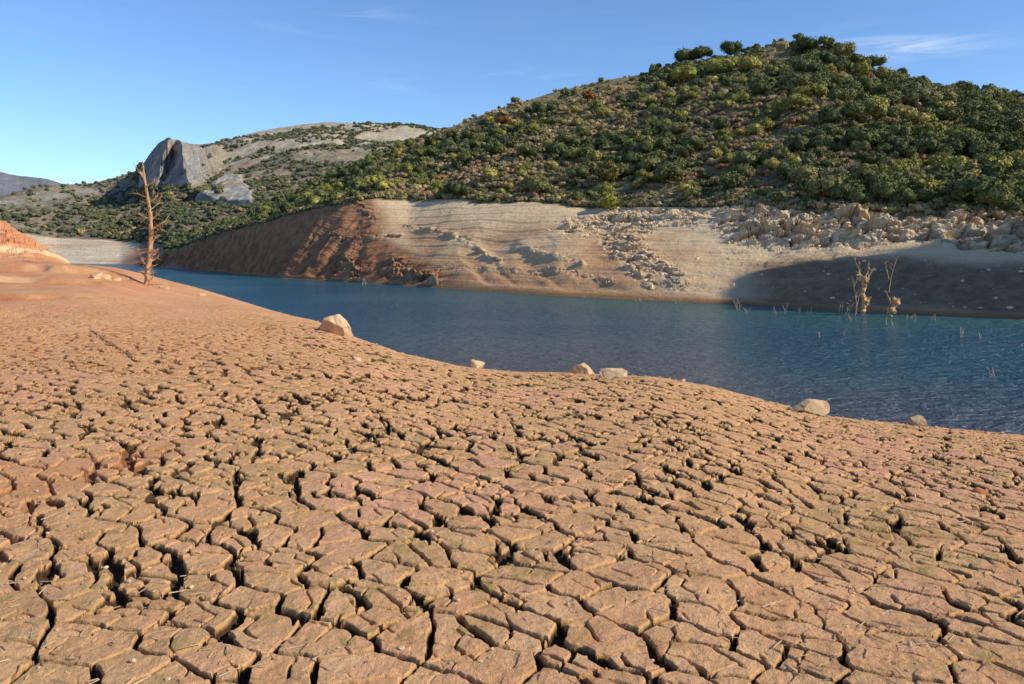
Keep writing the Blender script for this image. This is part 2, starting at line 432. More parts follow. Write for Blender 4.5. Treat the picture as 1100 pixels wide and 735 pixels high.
    Z[idx] = z
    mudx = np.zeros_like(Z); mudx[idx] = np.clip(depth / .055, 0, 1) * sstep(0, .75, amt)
    mudy = np.full_like(Z, .5); mudy[idx] = .6 * r2 + .4 * r1
    red = sstep(0, .4, md) * 1.0
    red = np.maximum(red, sstep(380, 120, PX) * sstep(14, 26, YY) * (.5 + .8 * np.clip(fbm(XX * .2, YY * .12, 91, 3) + .2, 0, 1)))
    red = np.maximum(red, sstep(520, 120, PX) * sstep(6, 13, YY) * .42)
    red = np.maximum(red, sstep(.42, .6, fbm(XX * .25 + 9, YY * .2, 95, 3)) * .5)
    red = np.where((palem > .25) & (md < .3), red + 1.1 * palem, red)
    red = np.maximum(red, 1.9 * np.exp(-((md - .55) / .28) ** 2) * sstep(.0, .3, fbm(XX * .3, YY * .1, 97, 2) + .25) * (md > .1))
    print('GROUND', Z.shape)
    V = np.stack([XX, YY, Z], -1).reshape(-1, 3)
    fc = grid_faces(len(Y), len(u))
    zf = Z.ravel()[fc].max(1)
    fc = fc[zf > -8.5]
    used = np.zeros(len(V), bool); used[fc.ravel()] = True
    re = np.cumsum(used) - 1
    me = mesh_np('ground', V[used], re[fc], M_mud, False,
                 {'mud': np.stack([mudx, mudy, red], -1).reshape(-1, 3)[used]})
    o = obj('ground', me); tag(o, kind='structure')
    return u, Y, Z

gu, gY, gZ = near_ground()
def ground_z(x, y):
    i = np.interp(x / y, gu, np.arange(len(gu))); j = np.interp(y, gY, np.arange(len(gY)))
    return float(gZ[int(round(j)), int(round(i))])
def ground_hi(x, y, r=.06):
    return max(ground_z(x + a * r, y + b * r) for a in (-1, 0, 1) for b in (-1, 0, 1))
def pix_ground(px, py):
    """where the sight line through a pixel meets the mud"""
    u = (px - CX) / F; i = int(round(np.interp(u, gu, np.arange(len(gu)))))
    yy = HZ - gZ[:, i] / gY * F
    k = np.nonzero((yy <= py) & (gY > 2.0))[0]
    k = k[0] if len(k) else int(np.argmin(np.where((gY > 5) & (gY < 56), yy, 1e9)))
    return u * gY[k], gY[k], gZ[k, i]

# ------------------------------------------------------------------ far terrain as ruled columns
class Terrain:
    def __init__(s, px, rows_px, rows, nsub):
        """rows: list of (y(px), Y(px)) arrays; interpolated in world space"""
        s.px = px; Ys = []; Zs = []; t = []
        YA = [r[1] for r in rows]; ZA = [(HZ - r[0]) / F * r[1] for r in rows]
        for k in range(len(rows) - 1):
            n = nsub[k]
            for j in range(n + (k == len(rows) - 2)):
                f = j / n
                Ys.append(YA[k] * (1 - f) + YA[k + 1] * f); Zs.append(ZA[k] * (1 - f) + ZA[k + 1] * f); t.append(k + f)
        s.Y = np.array(Ys); s.Z = np.array(Zs); s.t = np.array(t)
        s.u = (px - CX) / F; s.X = s.Y * s.u[None, :]
    def vert_smooth(s, w):
        k = np.hanning(w + 2)[1:-1]; k /= k.sum()
        def f(a):
            p = np.pad(a, ((w // 2, w // 2), (0, 0)), mode='edge'); o = np.zeros_like(a)
            for i, q in enumerate(k): o += q * p[i:i + a.shape[0]]
            return o
        s.Y = f(s.Y); s.Z = f(s.Z); s.X = s.Y * s.u[None, :]
    def img(s): return np.repeat(s.px[None, :], s.Y.shape[0], 0), HZ - s.Z / s.Y * F

def interp(px, pts):
    a = np.array(pts, float); return np.interp(px, a[:, 0], a[:, 1])
def hsm(a, w):
    k = np.hanning(w); k /= k.sum(); return np.convolve(np.pad(a, w // 2, mode='edge'), k, 'valid')[:len(a)]

def seg_mask(PX, PY, pts, w):
    d = np.full(PX.shape, 1e9)
    for (x0, y0), (x1, y1) in zip(pts[:-1], pts[1:]):
        vx, vy = x1 - x0, y1 - y0; t = np.clip(((PX - x0) * vx + (PY - y0) * vy) / (vx * vx + vy * vy), 0, 1)
        d = np.minimum(d, np.hypot(PX - x0 - t * vx, PY - y0 - t * vy))
    return np.exp(-(d / w) ** 2)

# main hill across the water
def main_hill():
    px = np.arange(150, 1500, 1.0)
    wl = hsm(interp(px, [(150, 286.0), (180, 288), (240, 292.5), (300, 299), (380, 303.5), (450, 308), (520, 312.5), (600, 318), (680, 322), (740, 324.5), (800, 327.5), (900, 334), (1000, 338.5), (1100, 343), (1500, 362)]), 21)
    bt = hsm(interp(px, [(150, 284), (177, 274), (215, 258), (240, 249), (280, 240), (320, 228), (360, 219), (400, 213), (420, 213), (500, 214), (600, 218), (640, 224), (700, 224), (800, 223), (900, 227), (1000, 230), (1100, 237), (1500, 262)]), 15)
    cr = hsm(interp(px, [(150, 280), (180, 264), (240, 246), (270, 236), (300, 219), (350, 197), (400, 172), (450, 151), (480, 136), (520, 122), (560, 108), (600, 98), (650, 87), (690, 80), (715, 72), (740, 64), (770, 62), (800, 60), (822, 54), (850, 52), (888, 53), (905, 59), (930, 70), (970, 82), (1010, 96), (1040, 103), (1100, 108), (1300, 125), (1500, 165)]), 9)
    Yw = -WZ * F / (wl - HZ)
    Ydeep = Yw - 6; ydeep = HZ + 8.0 / Ydeep * F
    Yt = Yw + hsm(interp(px, [(150, 8), (200, 12), (260, 15), (320, 15), (370, 17), (400, 22), (440, 30), (600, 33), (700, 31), (800, 27), (900, 25), (1100, 24), (1500, 24)]), 31)
    Yc = hsm(interp(px, [(150, 238), (200, 226), (240, 226), (300, 226), (350, 224), (400, 218), (450, 214), (600, 212), (750, 202), (850, 192), (950, 180), (1100, 165), (1500, 150)]), 61)
    Yc = np.maximum(Yc, Yt + 3)
    zc = (HZ - cr) / F * Yc
    b1Y = Yc + 12; b1y = HZ - (zc + .3) / b1Y * F
    b2Y = Yc + 60; b2y = HZ - (zc - 18) / b2Y * F
    # a waist halfway up the bank, and the lower slope a little gentler than the upper
    ym = Yw + (Yt - Yw) * .5; zt = (HZ - bt) / F * Yt; zm = WZ + (zt - WZ) * (.50 + .05 * np.sin(px * .012))
    hm = Yt + (Yc - Yt) * .45; zh = zt + (zc - zt) * .47
    rows = [(ydeep, Ydeep), (wl, Yw), (HZ - zm / ym * F, ym), (bt, Yt), (HZ - zh / hm * F, hm), (cr, Yc), (b1y, b1Y), (b2y, b2Y)]
    T = Terrain(px, None, rows, [6, 75, 75, 110, 150, 10, 10])
    T.vert_smooth(7)
    PX, PY = T.img(); tt = np.repeat(T.t[:, None], len(px), 1)
    T.tt = tt
    X, Y, Z = T.X.copy(), T.Y.copy(), T.Z.copy()
    bankm = sstep(1.0, 1.15, tt) * (1 - sstep(2.97, 3.05, tt)); hillm = sstep(2.97, 3.15, tt)
    btl = bt[None, :]
    # ---- hill relief
    rel = fbm(X * .045, Y * .045, 101, 4) * 2.0 + fbm(X * .16, Y * .16, 105, 4) * .7
    terr = np.sin(Z * 2.1 + 2.5 * fbm(X * .03, Y * .03, 108, 3)) * .28
    Z += hillm * (rel + terr) * (1 - .6 * sstep(4.7, 5, tt))
    # rocky knobs on the summit
    sm = sstep(4.80, 4.95, tt) * (seg_mask(PX, PY * 0, [(820, 0), (850, 0)], 22) + .7 * seg_mask(PX, PY * 0, [(885, 0), (895, 0)], 14))
    e, r, r2, ox, oy = cells(X, Y, 2.6, 120)
    Z += sm * (r * 2.2) * 1.0
    # ---- bank relief: water-level benches
    zz = Z + .9 * fbm(X * .03, Y * .03, 131, 3)
    bench = np.abs(((zz * .75) % 1) - .5) * 2
    bench2 = np.abs(((zz * 2.3 + .3) % 1) - .5) * 2
    Z += bankm * (.13 * (sstep(.35, .65, bench) - .5) + .05 * (bench2 - .5) + .5 * fbm(X * .12, Y * .12, 133, 4))
    # gullies on the lower face
    gul = np.abs(fbm((X + Y * .35) * .11, Y * .02, 137, 4))
    lowf = (1 - sstep(1.6, 2.5, tt)) * bankm
    Z -= lowf * .5 * sstep(.0, .25, .25 - gul) * sstep(760, 650, PX) * sstep(1.0, 1.3, tt)
    # rock masks in picture terms
    rise = PY - btl          # 0 at the vegetation line, growing downwards
    cliff = sstep(755, 800, PX) * sstep(-2, 3, rise) * (1 - sstep(26, 40, rise + 9 * fbm(X * .12, Y * .12, 141, 3) - 8 * np.exp(-((PX - 900) / 70) ** 2)))
    cliff *= .55 + .45 * sstep(-.3, .2, fbm(X * .09, Y * .09, 143, 2))
    cliff2 = np.exp(-((PX - 720) / 45) ** 2) * sstep(0, 4, rise) * (1 - sstep(14, 24, rise)) * .6
    rub = np.maximum.reduce([seg_mask(PX, PY, [(612, 243), (640, 240), (668, 232), (690, 245)], 9), seg_mask(PX, PY, [(655, 240), (680, 268), (712, 292), (728, 302)], 11),
                             seg_mask(PX, PY, [(650, 258), (675, 285), (700, 305)], 7) * .8])
    led = np.maximum.reduce([seg_mask(PX, PY, [(437, 243), (470, 250), (503, 261)], 3.4), seg_mask(PX, PY, [(513, 268), (536, 279)], 3.2), seg_mask(PX, PY, [(555, 265), (600, 277), (625, 285)], 3.2) * .8,
                             seg_mask(PX, PY, [(470, 290), (520, 288), (600, 290), (660, 302)], 3.0) * .5, seg_mask(PX, PY, [(355, 250), (400, 254), (430, 253)], 3) * .9,
                             seg_mask(PX, PY, [(378, 216), (392, 224), (400, 233)], 5), seg_mask(PX, PY, [(425, 290), (450, 300), (465, 305)], 6), seg_mask(PX, PY, [(375, 285), (385, 298)], 6), seg_mask(PX, PY, [(820, 300), (900, 300)], 2) * .3])
    blo = cells(X * .75 + .5 * fbm(X * .7, Z * .7, 150, 2), Y * .7 + Z * 1.6 + X * .12, 1.5, 151); bls = cells(X * .8, Y * .8 + Z * 1.7, .62, 152)
    block = (blo[1] - .35) * 1.5 + blo[3] * (blo[2] - .5) * 1.0 + blo[4] * (blo[1] - .5) * .8 + (bls[1] - .5) * .65 + bls[3] * (bls[2] - .5) * .8 - .5 * np.exp(-blo[0] / .12) + .5 * fbm(X * .9, Z * .9, 153, 4)
    R = bankm * np.clip(cliff * 1.25 + cliff2 + rub * .62 + led * .45 + np.maximum(seg_mask(PX, PY, [(425, 288), (447, 299), (466, 306)], 9), seg_mask(PX, PY, [(372, 280), (384, 300)], 8)) * .8, 0, 1.25)
    # overall the cliff band stands steeper than the slope below it
    off = R * block
    Z += off * .75; Y -= off * .75; X -= 0
    # ledge lips
    Z += bankm * led * .14
    Z += bankm * sstep(740, 830, PX) * sstep(1.05, 1.3, tt) * (.30 * fbm(X * .45, Y * .45, 157, 4) + .22 * (cells(X, Y * .8 + Z, 1.3, 158)[1] - .5) * sstep(0, .3, fbm(X * .13, Y * .13, 159, 2)))
    # slope of the shaded left face: ridges running down to the water
    lf = sstep(420, 360, PX) * bankm
    q = (Y * .77 - X * .64)
    rid = .5 - 2.2 * np.abs(fbm(q * .10 + .25 * fbm(q * .05, Z * .2, 162, 2), (X * .77 + Y * .64) * .02, 161, 5))
    Z += lf * 1.7 * rid * sstep(1.0, 1.4, tt) * (1 - sstep(2.6, 3, tt))
    rr = cells(X, Y + Z, 2.2, 163); Z += lf * ((rr[1] - .5) * .8 + .6 * fbm(X * .5, Y * .5, 166, 4)) * sstep(-.25, .2, fbm(X * .08, Y * .08, 164, 2))
    veg = hillm
    edge = fbm(X * .3, Y * .3, 171, 3) * .05
    veg = sstep(2.93, 2.99, tt + edge)
    grey = sstep(640, 780, PX) * bankm
    rockc = np.clip(np.maximum(R * 1.1, sm * hillm), 0, 1)
    rockc = rockc * (1 - .72 * sstep(500, 470, PX) * bankm)
    soil_shade = sstep(770, 860, PX + 25 * fbm(X * .1, Z * .3, 183, 3)) * bankm * sstep(36, 58, rise + 8 * fbm(X * .1, Y * .1, 181, 3)) - sstep(430, 385, PX + 14 * fbm(X * .08, Z * .2, 182, 3) - 1.7 * np.clip(rise - 42, 0, 60)) * bankm  # positive: shadow painted on right bank; negative: dark red soil on left face
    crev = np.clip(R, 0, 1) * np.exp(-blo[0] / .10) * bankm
    V = np.stack([X, Y, Z], -1).reshape(-1, 3)
    me = mesh_np('hill', V, grid_faces(*X.shape), M_bank, False, {'ter': np.stack([rockc, veg, grey], -1).reshape(-1, 3), 'soil_shade': soil_shade.ravel(), 'crev': crev.ravel()})
    tag(obj('hill', me), kind='structure')
    return T, X, Y, Z, tt, PX, PY, R

HT, HX, HY, HZZ, Htt, HPX, HPY, HR = main_hill()

# second ridge behind the right shoulder
def back_ridge():
    px = np.arange(960, 1500, 2.0)
    cr = hsm(interp(px, [(960, 118), (1000, 106), (1020, 101), (1060, 101), (1100, 104), (1300, 118), (1500, 150)]), 9)
    Yc = np.full(len(px), 235.0); zc = (HZ - cr) / F * Yc
    rows = [(HZ - (zc - 30) / (Yc - 45) * F, Yc - 45), (cr, Yc), (HZ - (zc - 25) / (Yc + 50) * F, Yc + 50)]
    T = Terrain(px, None, rows, [40, 20]); T.vert_smooth(5)
    Z = T.Z + .8 * fbm(T.X * .08, T.Y * .08, 201, 3)
    tt = np.repeat(T.t[:, None], len(px), 1)
    V = np.stack([T.X, T.Y, Z], -1).reshape(-1, 3)
    one = np.ones(Z.size)
    me = mesh_np('back_hill', V, grid_faces(*Z.shape), M_bank, False, {'ter': np.stack([one * 0, one, one * 0], -1)})
    tag(obj('back_hill', me), kind='structure')
    return T.X, T.Y, Z, tt
BR = back_ridge()

# the mountain at the far end of the reservoir
def mountain():
    px = np.arange(-300, 640, 1.0)
    wl = hsm(interp(px, [(-300, 284), (0, 283.6), (60, 283.3), (130, 283.8), (160, 285.5), (185, 289), (300, 292), (640, 296)]), 11)
    bt = hsm(interp(px, [(-300, 235), (-40, 246), (0, 250), (30, 251), (60, 255), (110, 257), (150, 262), (175, 265), (220, 262), (260, 258), (640, 255)]), 9)
    cr = hsm(interp(px, [(-300, 150), (-100, 190), (0, 212), (30, 204), (60, 199), (100, 197), (125, 191), (145, 184), (155, 174), (163, 163), (171, 153), (180, 148), (190, 150), (200, 153), (215, 155), (230, 154), (245, 150), (280, 142), (320, 135), (350, 131.5), (400, 134), (450, 138), (500, 143), (640, 165)]), 5)
    cr = cr + 1.3 * fbm(px * .22, px * 0, 219, 3) * np.exp(-((px - 180) / 28) ** 4)
    Yw = -WZ * F / (wl - HZ)
    Yt = Yw + interp(px, [(-300, 20), (-40, 25), (20, 30), (60, 34), (130, 32), (200, 30), (640, 30)])
    Yc = hsm(interp(px, [(-300, 330), (0, 430), (60, 480), (130, 520), (200, 560), (300, 640), (400, 680), (640, 650)]), 41)
    zt = (HZ - bt) / F * Yt; zc = (HZ - cr) / F * Yc
    Ym = Yt + (Yc - Yt) * .45; zm = zt + (zc - zt) * .40
    Yd = Yw - 8
    rows = [(HZ + 8. / Yd * F, Yd), (wl, Yw), (bt, Yt), (HZ - zm / Ym * F, Ym), (cr, Yc), (HZ - (zc + 1) / (Yc + 25) * F, Yc + 25), (HZ - (zc - 60) / (Yc + 160) * F, Yc + 160)]
    T = Terrain(px, None, rows, [5, 60, 90, 110, 8, 8]); T.vert_smooth(7)
    tt = np.repeat(T.t[:, None], len(px), 1); PX, PY = T.img()
    X, Y, Z = T.X, T.Y.copy(), T.Z.copy()
    hm = sstep(2.0, 2.3, tt)
    damp = 1 - .75 * sstep(3.7, 4, tt)
    Z += hm * damp * (9 * fbm(X * .011, Y * .011, 211, 5) + 2.2 * fbm(X * .06, Y * .06, 215, 4))
    # crag: two leaning limestone fins with their cliffs turned to the left
    t5 = np.clip((PY - 150) / 50, -.1, 1.2)
    ka, kb, kc, kd_, ke = 156 - 9 * t5, 183 - 16 * t5, 191 - 20 * t5, 194 + 9 * t5, 232 + 0 * t5
    ha, hb, hc, hd, he = 0 * t5, 42 + 16 * t5, 28 + 12 * t5, 46 + 34 * t5, -10 + 0 * t5
    pr = np.zeros_like(PX)
    for (x0, h0_), (x1, h1_) in (((ka, ha), (kb, hb)), ((kb, hb), (kc, hc)), ((kc, hc), (kd_, hd)), ((kd_, hd), (ke, he))):
        ff = np.clip((PX - x0) / (x1 - x0), 0, 1); inside = (PX >= x0) & (PX < x1)
        pr = np.where(inside, h0_ + (h1_ - h0_) * ff, pr)
    jag = fbm(X * .09, Z * .02, 221, 5)
    cm = sstep(ka - 1, ka + 2, PX) * (1 - sstep(204, 240, PX + 10 * jag)) * sstep(246, 200, PY + 5 * jag) * (tt > 2.3)
    cliff_Y = 395 + .55 * (Z - 35)
    Ydel = cm * np.maximum(0, Y - (cliff_Y - pr - 14 * jag - 9 * np.abs(fbm(X * .22, Z * .06, 223, 5)) - 3 * fbm(X * .6, Z * .3, 224, 3)))
    # second outcrop, lower right: a slab with ribs
    apx = (PY - 180) / 42.0
    om = sstep(0, .12, apx) * sstep(1.05, .9, apx) * sstep(-3, 1, PX - (243 - 36 * apx)) * sstep(3, -2, PX - (248 + 22 * np.clip(apx * 1.5, 0, 1)))
    rib2 = fbm(X * .10, Z * .03, 225, 5)
    Ydel = Ydel + om * (10 + 26 * np.clip((262 - PX) / 45, 0, 1) * .6 + 9 * rib2)
    PYn = HZ - Z / Y * F
    Y2 = Y - Ydel
    up = tt > 2.0
    Y2 = np.where(tt < 4.2, np.maximum.accumulate(np.where(up, Y2, Y), axis=0), Y2)
    X = X * Y2 / Y; Z = (HZ - PYn) / F * Y2; Y = Y2
    # small rock ribs
    rock = np.clip(cm * sstep(204, 195, PY + 6 * jag) * 1.2 + om * 1.3, 0, 1)
    upl = sstep(215, 262, PX) * sstep(176, 160, PY + 14 * fbm(X * .02, Y * .02, 231, 4)) * (tt > 2.4)
    ribs = sstep(.25, .5, fbm(X * .035, Y * .02, 233, 4)) * hm * .6
    rock = np.maximum(rock, ribs * sstep(3.0, 3.4, tt))
    bank = (1 - sstep(1.93, 2.0, tt + .04 * fbm(X * .08, Y * .08, 235, 3)))
    V = np.stack([X, Y, Z], -1).reshape(-1, 3)
    me = mesh_np('mountain', V, grid_faces(*X.shape), M_mount, False, {'ter': np.stack([rock, upl, bank], -1).reshape(-1, 3)})
    tag(obj('mountain', me), kind='structure')
    return X, Y, Z, tt, PX, PY, rock, upl
MT = mountain()

# a ridge beyond, its haze put into the colour as blue-grey
def far_ridge():
    px = np.arange(-700, 400, 4.0)
    cr = interp(px, [(-700, 150), (-200, 165), (-60, 178), (0, 185), (20, 188.5), (45, 191), (60, 195), (90, 206), (400, 230)])
    cr = cr + 0.8 * fbm(px * .08, px * 0, 241, 3)
    Yc = np.full(len(px), 1700.)
    zc = (HZ - cr) / F * Yc
    rows = [(np.full(len(px), 262.), Yc - 650), (cr, Yc), (HZ - (zc - 100) / (Yc + 400) * F, Yc + 400)]
    T = Terrain(px, None, rows, [50, 10]); tt = np.repeat(T.t[:, None], len(px), 1)
    Z = T.Z + 22 * fbm(T.X * .004, T.Y * .004, 245, 5) * (1 - sstep(.85, 1, tt))
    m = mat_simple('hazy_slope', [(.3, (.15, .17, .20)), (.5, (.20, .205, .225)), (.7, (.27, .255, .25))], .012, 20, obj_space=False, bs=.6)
    me = mesh_np('far_hill', np.stack([T.X, T.Y, Z], -1).reshape(-1, 3), grid_faces(*Z.shape), m, False)
    tag(obj('far_hill', me), kind='structure')
far_ridge()

# wide valley floor, to the horizon, and the land behind the photographer
def valley():
    g = 9000.
    me = mesh_np('terrain', [(-g, -g, -12), (g, -g, -12), (g, g, -12), (-g, g, -12)], np.array([(0, 1, 2, 3)]), M_bank, False,
                 {'ter': np.tile([0, .5, .5], (4, 1))})
    tag(obj('terrain', me), kind='structure')
    ys = np.linspace(-30, 1.02, 30); xs = np.linspace(-30, 30, 60)
    Xg, Yg = np.meshgrid(xs, ys)
    xe = 2.6
    Zg = -1.63 + .02 * fbm(Xg, Yg, 251, 3) - .008 * np.abs(Xg) ** 1.5 + 0 * Yg
    me = mesh_np('land', np.stack([Xg, Yg, Zg - .03], -1).reshape(-1, 3), grid_faces(*Xg.shape), M_mud, True,
                 {'mud': np.tile([0, .5, .1], (Xg.size, 1))})
    tag(obj('land', me), kind='structure')
valley()

# hill on the right bank, outside the picture; its shadow falls on the far shore
def right_hill():
    edge = [(770, 331, 1.0), (776, 312, 0), (783, 299, 0), (800, 293, 0), (830, 287, 0), (872, 277, 0), (905, 272, 0), (958, 271, 0), (975, 268, 0), (1010, 267, 0), (1040, 258, 0), (1075, 246, 0), (1110, 238, 0), (1180, 225, 0), (1300, 215, 0)]
    d = np.array([SUN[0], SUN[1]]); d /= np.linalg.norm(d); dp = np.array([-d[1], d[0]]); tan = math.tan(SUN_EL)
    Ls = []; Hs = []
    for (x, y, _) in edge:
        i = int(np.clip(round(x - 150), 0, HX.shape[1] - 1))
        k = int(np.argmin(np.abs(HPY[:240, i] - y)))
        a = HX[k, i] * d[0] + HY[k, i] * d[1]; L = HX[k, i] * dp[0] + HY[k, i] * dp[1]
        Ls.append(L); Hs.append(HZZ[k, i] - a * tan)
    o = np.argsort(Ls); Ls = np.array(Ls)[o]; Hs = np.array(Hs)[o]
    print('RIDGE', np.round(Ls, 1), np.round(Hs, 1))
    a0 = 78.0
    tl = 29.4 * dp[0] + 66.6 * dp[1]
    print('TL', tl)
    Lg = np.linspace(tl - 12, Ls[-1] + 30, 260)
    Hc = np.interp(Lg, np.concatenate([[tl - 12, tl - 3, tl + 1.2, tl + 2.8], Ls, [Ls[-1] + 30]]), np.concatenate([[-48, -30, -12, Hs[0] - .5], Hs, [Hs[-1] - 12]])) + a0 * tan
    Hc = Hc + .35 * fbm(Lg * .6, Lg * 0, 261, 4)
    G = []
    for q in np.linspace(-1, 1, 90):
        fall = abs(q) ** 1.15; w_ = 44 if q < 0 else 70
        z = Hc * (1 - fall) - 9 * fall
        a = a0 + q * w_
        x = a * d[0] + Lg * dp[0]; y = a * d[1] + Lg * dp[1]
        G.append(np.stack([x, y, z + (1 - fall) * fall * 8 * fbm(x * .06, y * .06, 263, 4)], 1))
    G = np.array(G)
    me = mesh_np('side_hill', G.reshape(-1, 3), grid_faces(G.shape[0], G.shape[1]), M_bank, False, {'ter': np.tile([0, 1., 0], (G.shape[0] * G.shape[1], 1))})
    tag(obj('side_hill', me), kind='structure')
right_hill()

# ------------------------------------------------------------------ water
def water():
    ys = np.concatenate([np.linspace(12, 80, 90), np.linspace(82, 420, 90)]); us = np.linspace(-1.3, 1.3, 260)
    U, Y = np.meshgrid(us, ys); X = U * Y
    px = CX + U * F; py = HZ + 6 / Y * F
    kx = [-2400, 60, 160, 240, 300, 345, 380, 430, 500, 560, 620, 700, 760, 820, 880, 950, 1000, 1100, 1400]
    ky = [290, 290, 307, 322, 336, 347, 363, 381, 395, 401, 404, 406, 416, 432, 446, 454, 459, 468, 490]
    sh = np.interp(px, kx, ky)
    wob = fbm(X * .12, Y * .3, 271, 3)
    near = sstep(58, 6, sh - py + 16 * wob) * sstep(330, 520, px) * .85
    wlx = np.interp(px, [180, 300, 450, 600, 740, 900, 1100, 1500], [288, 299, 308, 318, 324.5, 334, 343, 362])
    far = sstep(26, 0, py - wlx + 7 * wob) * sstep(250, 700, px) * .8
    z = np.full_like(X, WZ)
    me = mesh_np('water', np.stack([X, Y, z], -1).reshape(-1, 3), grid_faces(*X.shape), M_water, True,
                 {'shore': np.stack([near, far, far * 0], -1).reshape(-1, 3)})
    tag(obj('water', me), kind='structure')
water()

# ------------------------------------------------------------------ rocks
def ico(sub):
    import bmesh
    bm = bmesh.new(); bmesh.ops.create_icosphere(bm, subdivisions=sub, radius=1)
    V = np.array([v.co[:] for v in bm.verts]); Fc = np.array([[v.index for v in f.verts] for f in bm.faces]); bm.free()
    return V, Fc
ICO1, ICO2, ICO3, ICO4, ICO5 = (ico(k) for k in (1, 2, 3, 4, 5))

def rock_shape(base, seed, size, cuts=9, rough=.05, tilt=(0, 0, 0), blocky=0.):
    V, Fc = base; r = np.random.default_rng(seed)
    P = V.copy()
    if blocky: P = P / (np.abs(P).max(1)[:, None] ** blocky) * .92
    for _ in range(cuts):
        nrm = r.normal(size=3); nrm /= np.linalg.norm(nrm); d = r.uniform(.45, .8)
        k = P @ nrm; P = np.where((k > d)[:, None], P - nrm * (k - d)[:, None] * .93, P)
    n = fbm(V[:, 0] * 1.8 + V[:, 2] + seed, V[:, 1] * 1.8 - V[:, 2] * 1.3, seed, 5)
    P *= (1 + rough * 2.0 * n)[:, None]
    P *= np.array(size)[None, :] / 2 / .72
    cx, cy, cz = tilt
    from mathutils import Euler
    Rm = np.array(Euler(tilt).to_matrix()); return P @ Rm.T, Fc

def boulder(name, px, py, w, h, seed, label, tilt=(0, 0, 0), dfac=.8, sink=.25, group=None, mat=None, cuts=10):
    x, y, z = pix_ground(px, py)
    s = y / F
    W, H = w * s, h * s
    V, Fc = rock_shape(ICO5 if w > 15 else ICO3, seed, (W, W * dfac, H / (1 - sink)), cuts, .06, tilt, .6)
    V[:, 2] += H * .5 - sink * H * .5
    o = obj(name, mesh_np(name, V, Fc, mat or M_boulder, False), None, (x, y, z - .02))
    return tag(o, label, 'rock', group)

boulder('boulder', 361, 359, 31, 20, 31, 'large pale boulder on the shore left of centre, with a shadow to its left', (0, .35, .3), .8)
boulder('boulder', 512, 394.5, 15, 8, 12, 'small half-buried stone at the water edge left of the two paired rocks', (0, .2, .2))
boulder('boulder', 628, 402, 24, 11, 13, 'wedge-shaped pale rock leaning up from the shore, left one of the pair', (0, .42, .3), .7)
boulder('boulder', 660.5, 404, 27, 9, 18, 'low flat-topped pale rock on the shore, right one of the pair', (0, -.06, .1), .7)
boulder('boulder', 869, 444, 34, 13, 21, 'long blocky pale stone at the water edge on the right', (0, .06, -.15), .55, cuts=12)
boulder('boulder', 986, 457.5, 20, 10.5, 27, 'small rounded pale stone farthest right on the shore', (0, .1, .3), .7)
boulder('rock', 104, 299.5, 11, 7, 41, 'pale rock at the shore left of the tall dead tree', (0, .1, .2), .8)
boulder('rock', 114, 300.5, 8, 5.5, 42, 'small stone touching the pale rock left of the tall dead tree', (0, .3, .9), .8)
boulder('rock', 127, 301.5, 8, 4, 44, 'small stone halfway between the pale rock and the dead tree', (0, 0, .5), .8)
boulder('rock', 734, 410.5, 6, 4, 47, 'tiny pale stone alone on the smooth rim of the shore', (0, 0, .5), .8)
boulder('rock', 217, 318.0, 6, 3, 48, 'small stone on the shore edge right of the tall dead tree', (0, .1, .3), .8)
boulder('rock', 178, 311.0, 11, 3, 49, 'low slab of rock beside the foot of the tall dead tree', (0, .1, .3), .8)
boulder('rock', 382, 387, 12, 4.5, 52, 'small low stone on the mud below the large pale boulder', (0, 0, .5), .8)
M_brick = mat_simple('orange_stone', [(.3, (.40, .14, .05)), (.7, (.55, .24, .10))], 8.0, .01)
boulder('flat_stone', 1052, 530, 15, 6, 61, 'small orange-brown flat stone lying on cracked mud at the right', (0, .1, -.2), .6, mat=M_brick)

# ledge stones on the mound foot at the left

# ------------------------------------------------------------------ stuff collector
class Bag:
    def __init__(s): s.V = []; s.F3 = []; s.F4 = []; s.T = []; s.n = 0
    def add(s, V, F3=None, F4=None, tint=0.):
        s.V.append(V)
        if F3 is not None and len(F3): s.F3.append(F3 + s.n)
        if F4 is not None and len(F4): s.F4.append(F4 + s.n)
        s.T.append(np.full(len(V), tint)); s.n += len(V)
    def build(s, name, mat, smooth=False):
        fc = []
        if s.F3: fc.append(np.concatenate(s.F3))
        if s.F4: fc.append(np.concatenate(s.F4))
        return mesh_np(name, np.concatenate(s.V), fc, mat, smooth, {'tint': np.concatenate(s.T)})

# rubble on the far bank
def rubble():
    w = np.clip(HR, 0, 1) ** 1.2 * np.where(HPX > 750, .14, 1) * np.where(HPX < 600, .6, 1) + .012 * ((Htt > 1.1) & (Htt < 2.9))
    w = w * (HPX < 1180) * (HPX > 330) * np.where(HPX < 480, .25, 1); w = (w / w.sum()).ravel()
    ids = rng.choice(len(w), 2100, p=w)
    protos = [rock_shape(ICO2, 300 + k, (1.2, 1, .7), 10, .12) for k in range(8)]
    bag = Bag()
    for i in ids:
        x, y, z = HX.flat[i], HY.flat[i], HZZ.flat[i]
        s = .10 + .34 * rng.random() ** 4 * (1 if HPX.flat[i] > 560 else .4)
        V, Fc = protos[rng.integers(8)]; a = rng.random() * 6.28; ca, sa = math.cos(a), math.sin(a)
        P = V @ np.array([[ca, sa, 0], [-sa, ca, 0], [0, 0, 1]]) * s * np.array([1, 1, rng.uniform(.6, 1.1)])
        bag.add(P + np.array([x, y, z + .1 * s]), Fc)
    tag(obj('rubble', bag.build('rubble', M_rubble)), kind='stuff')
rubble()

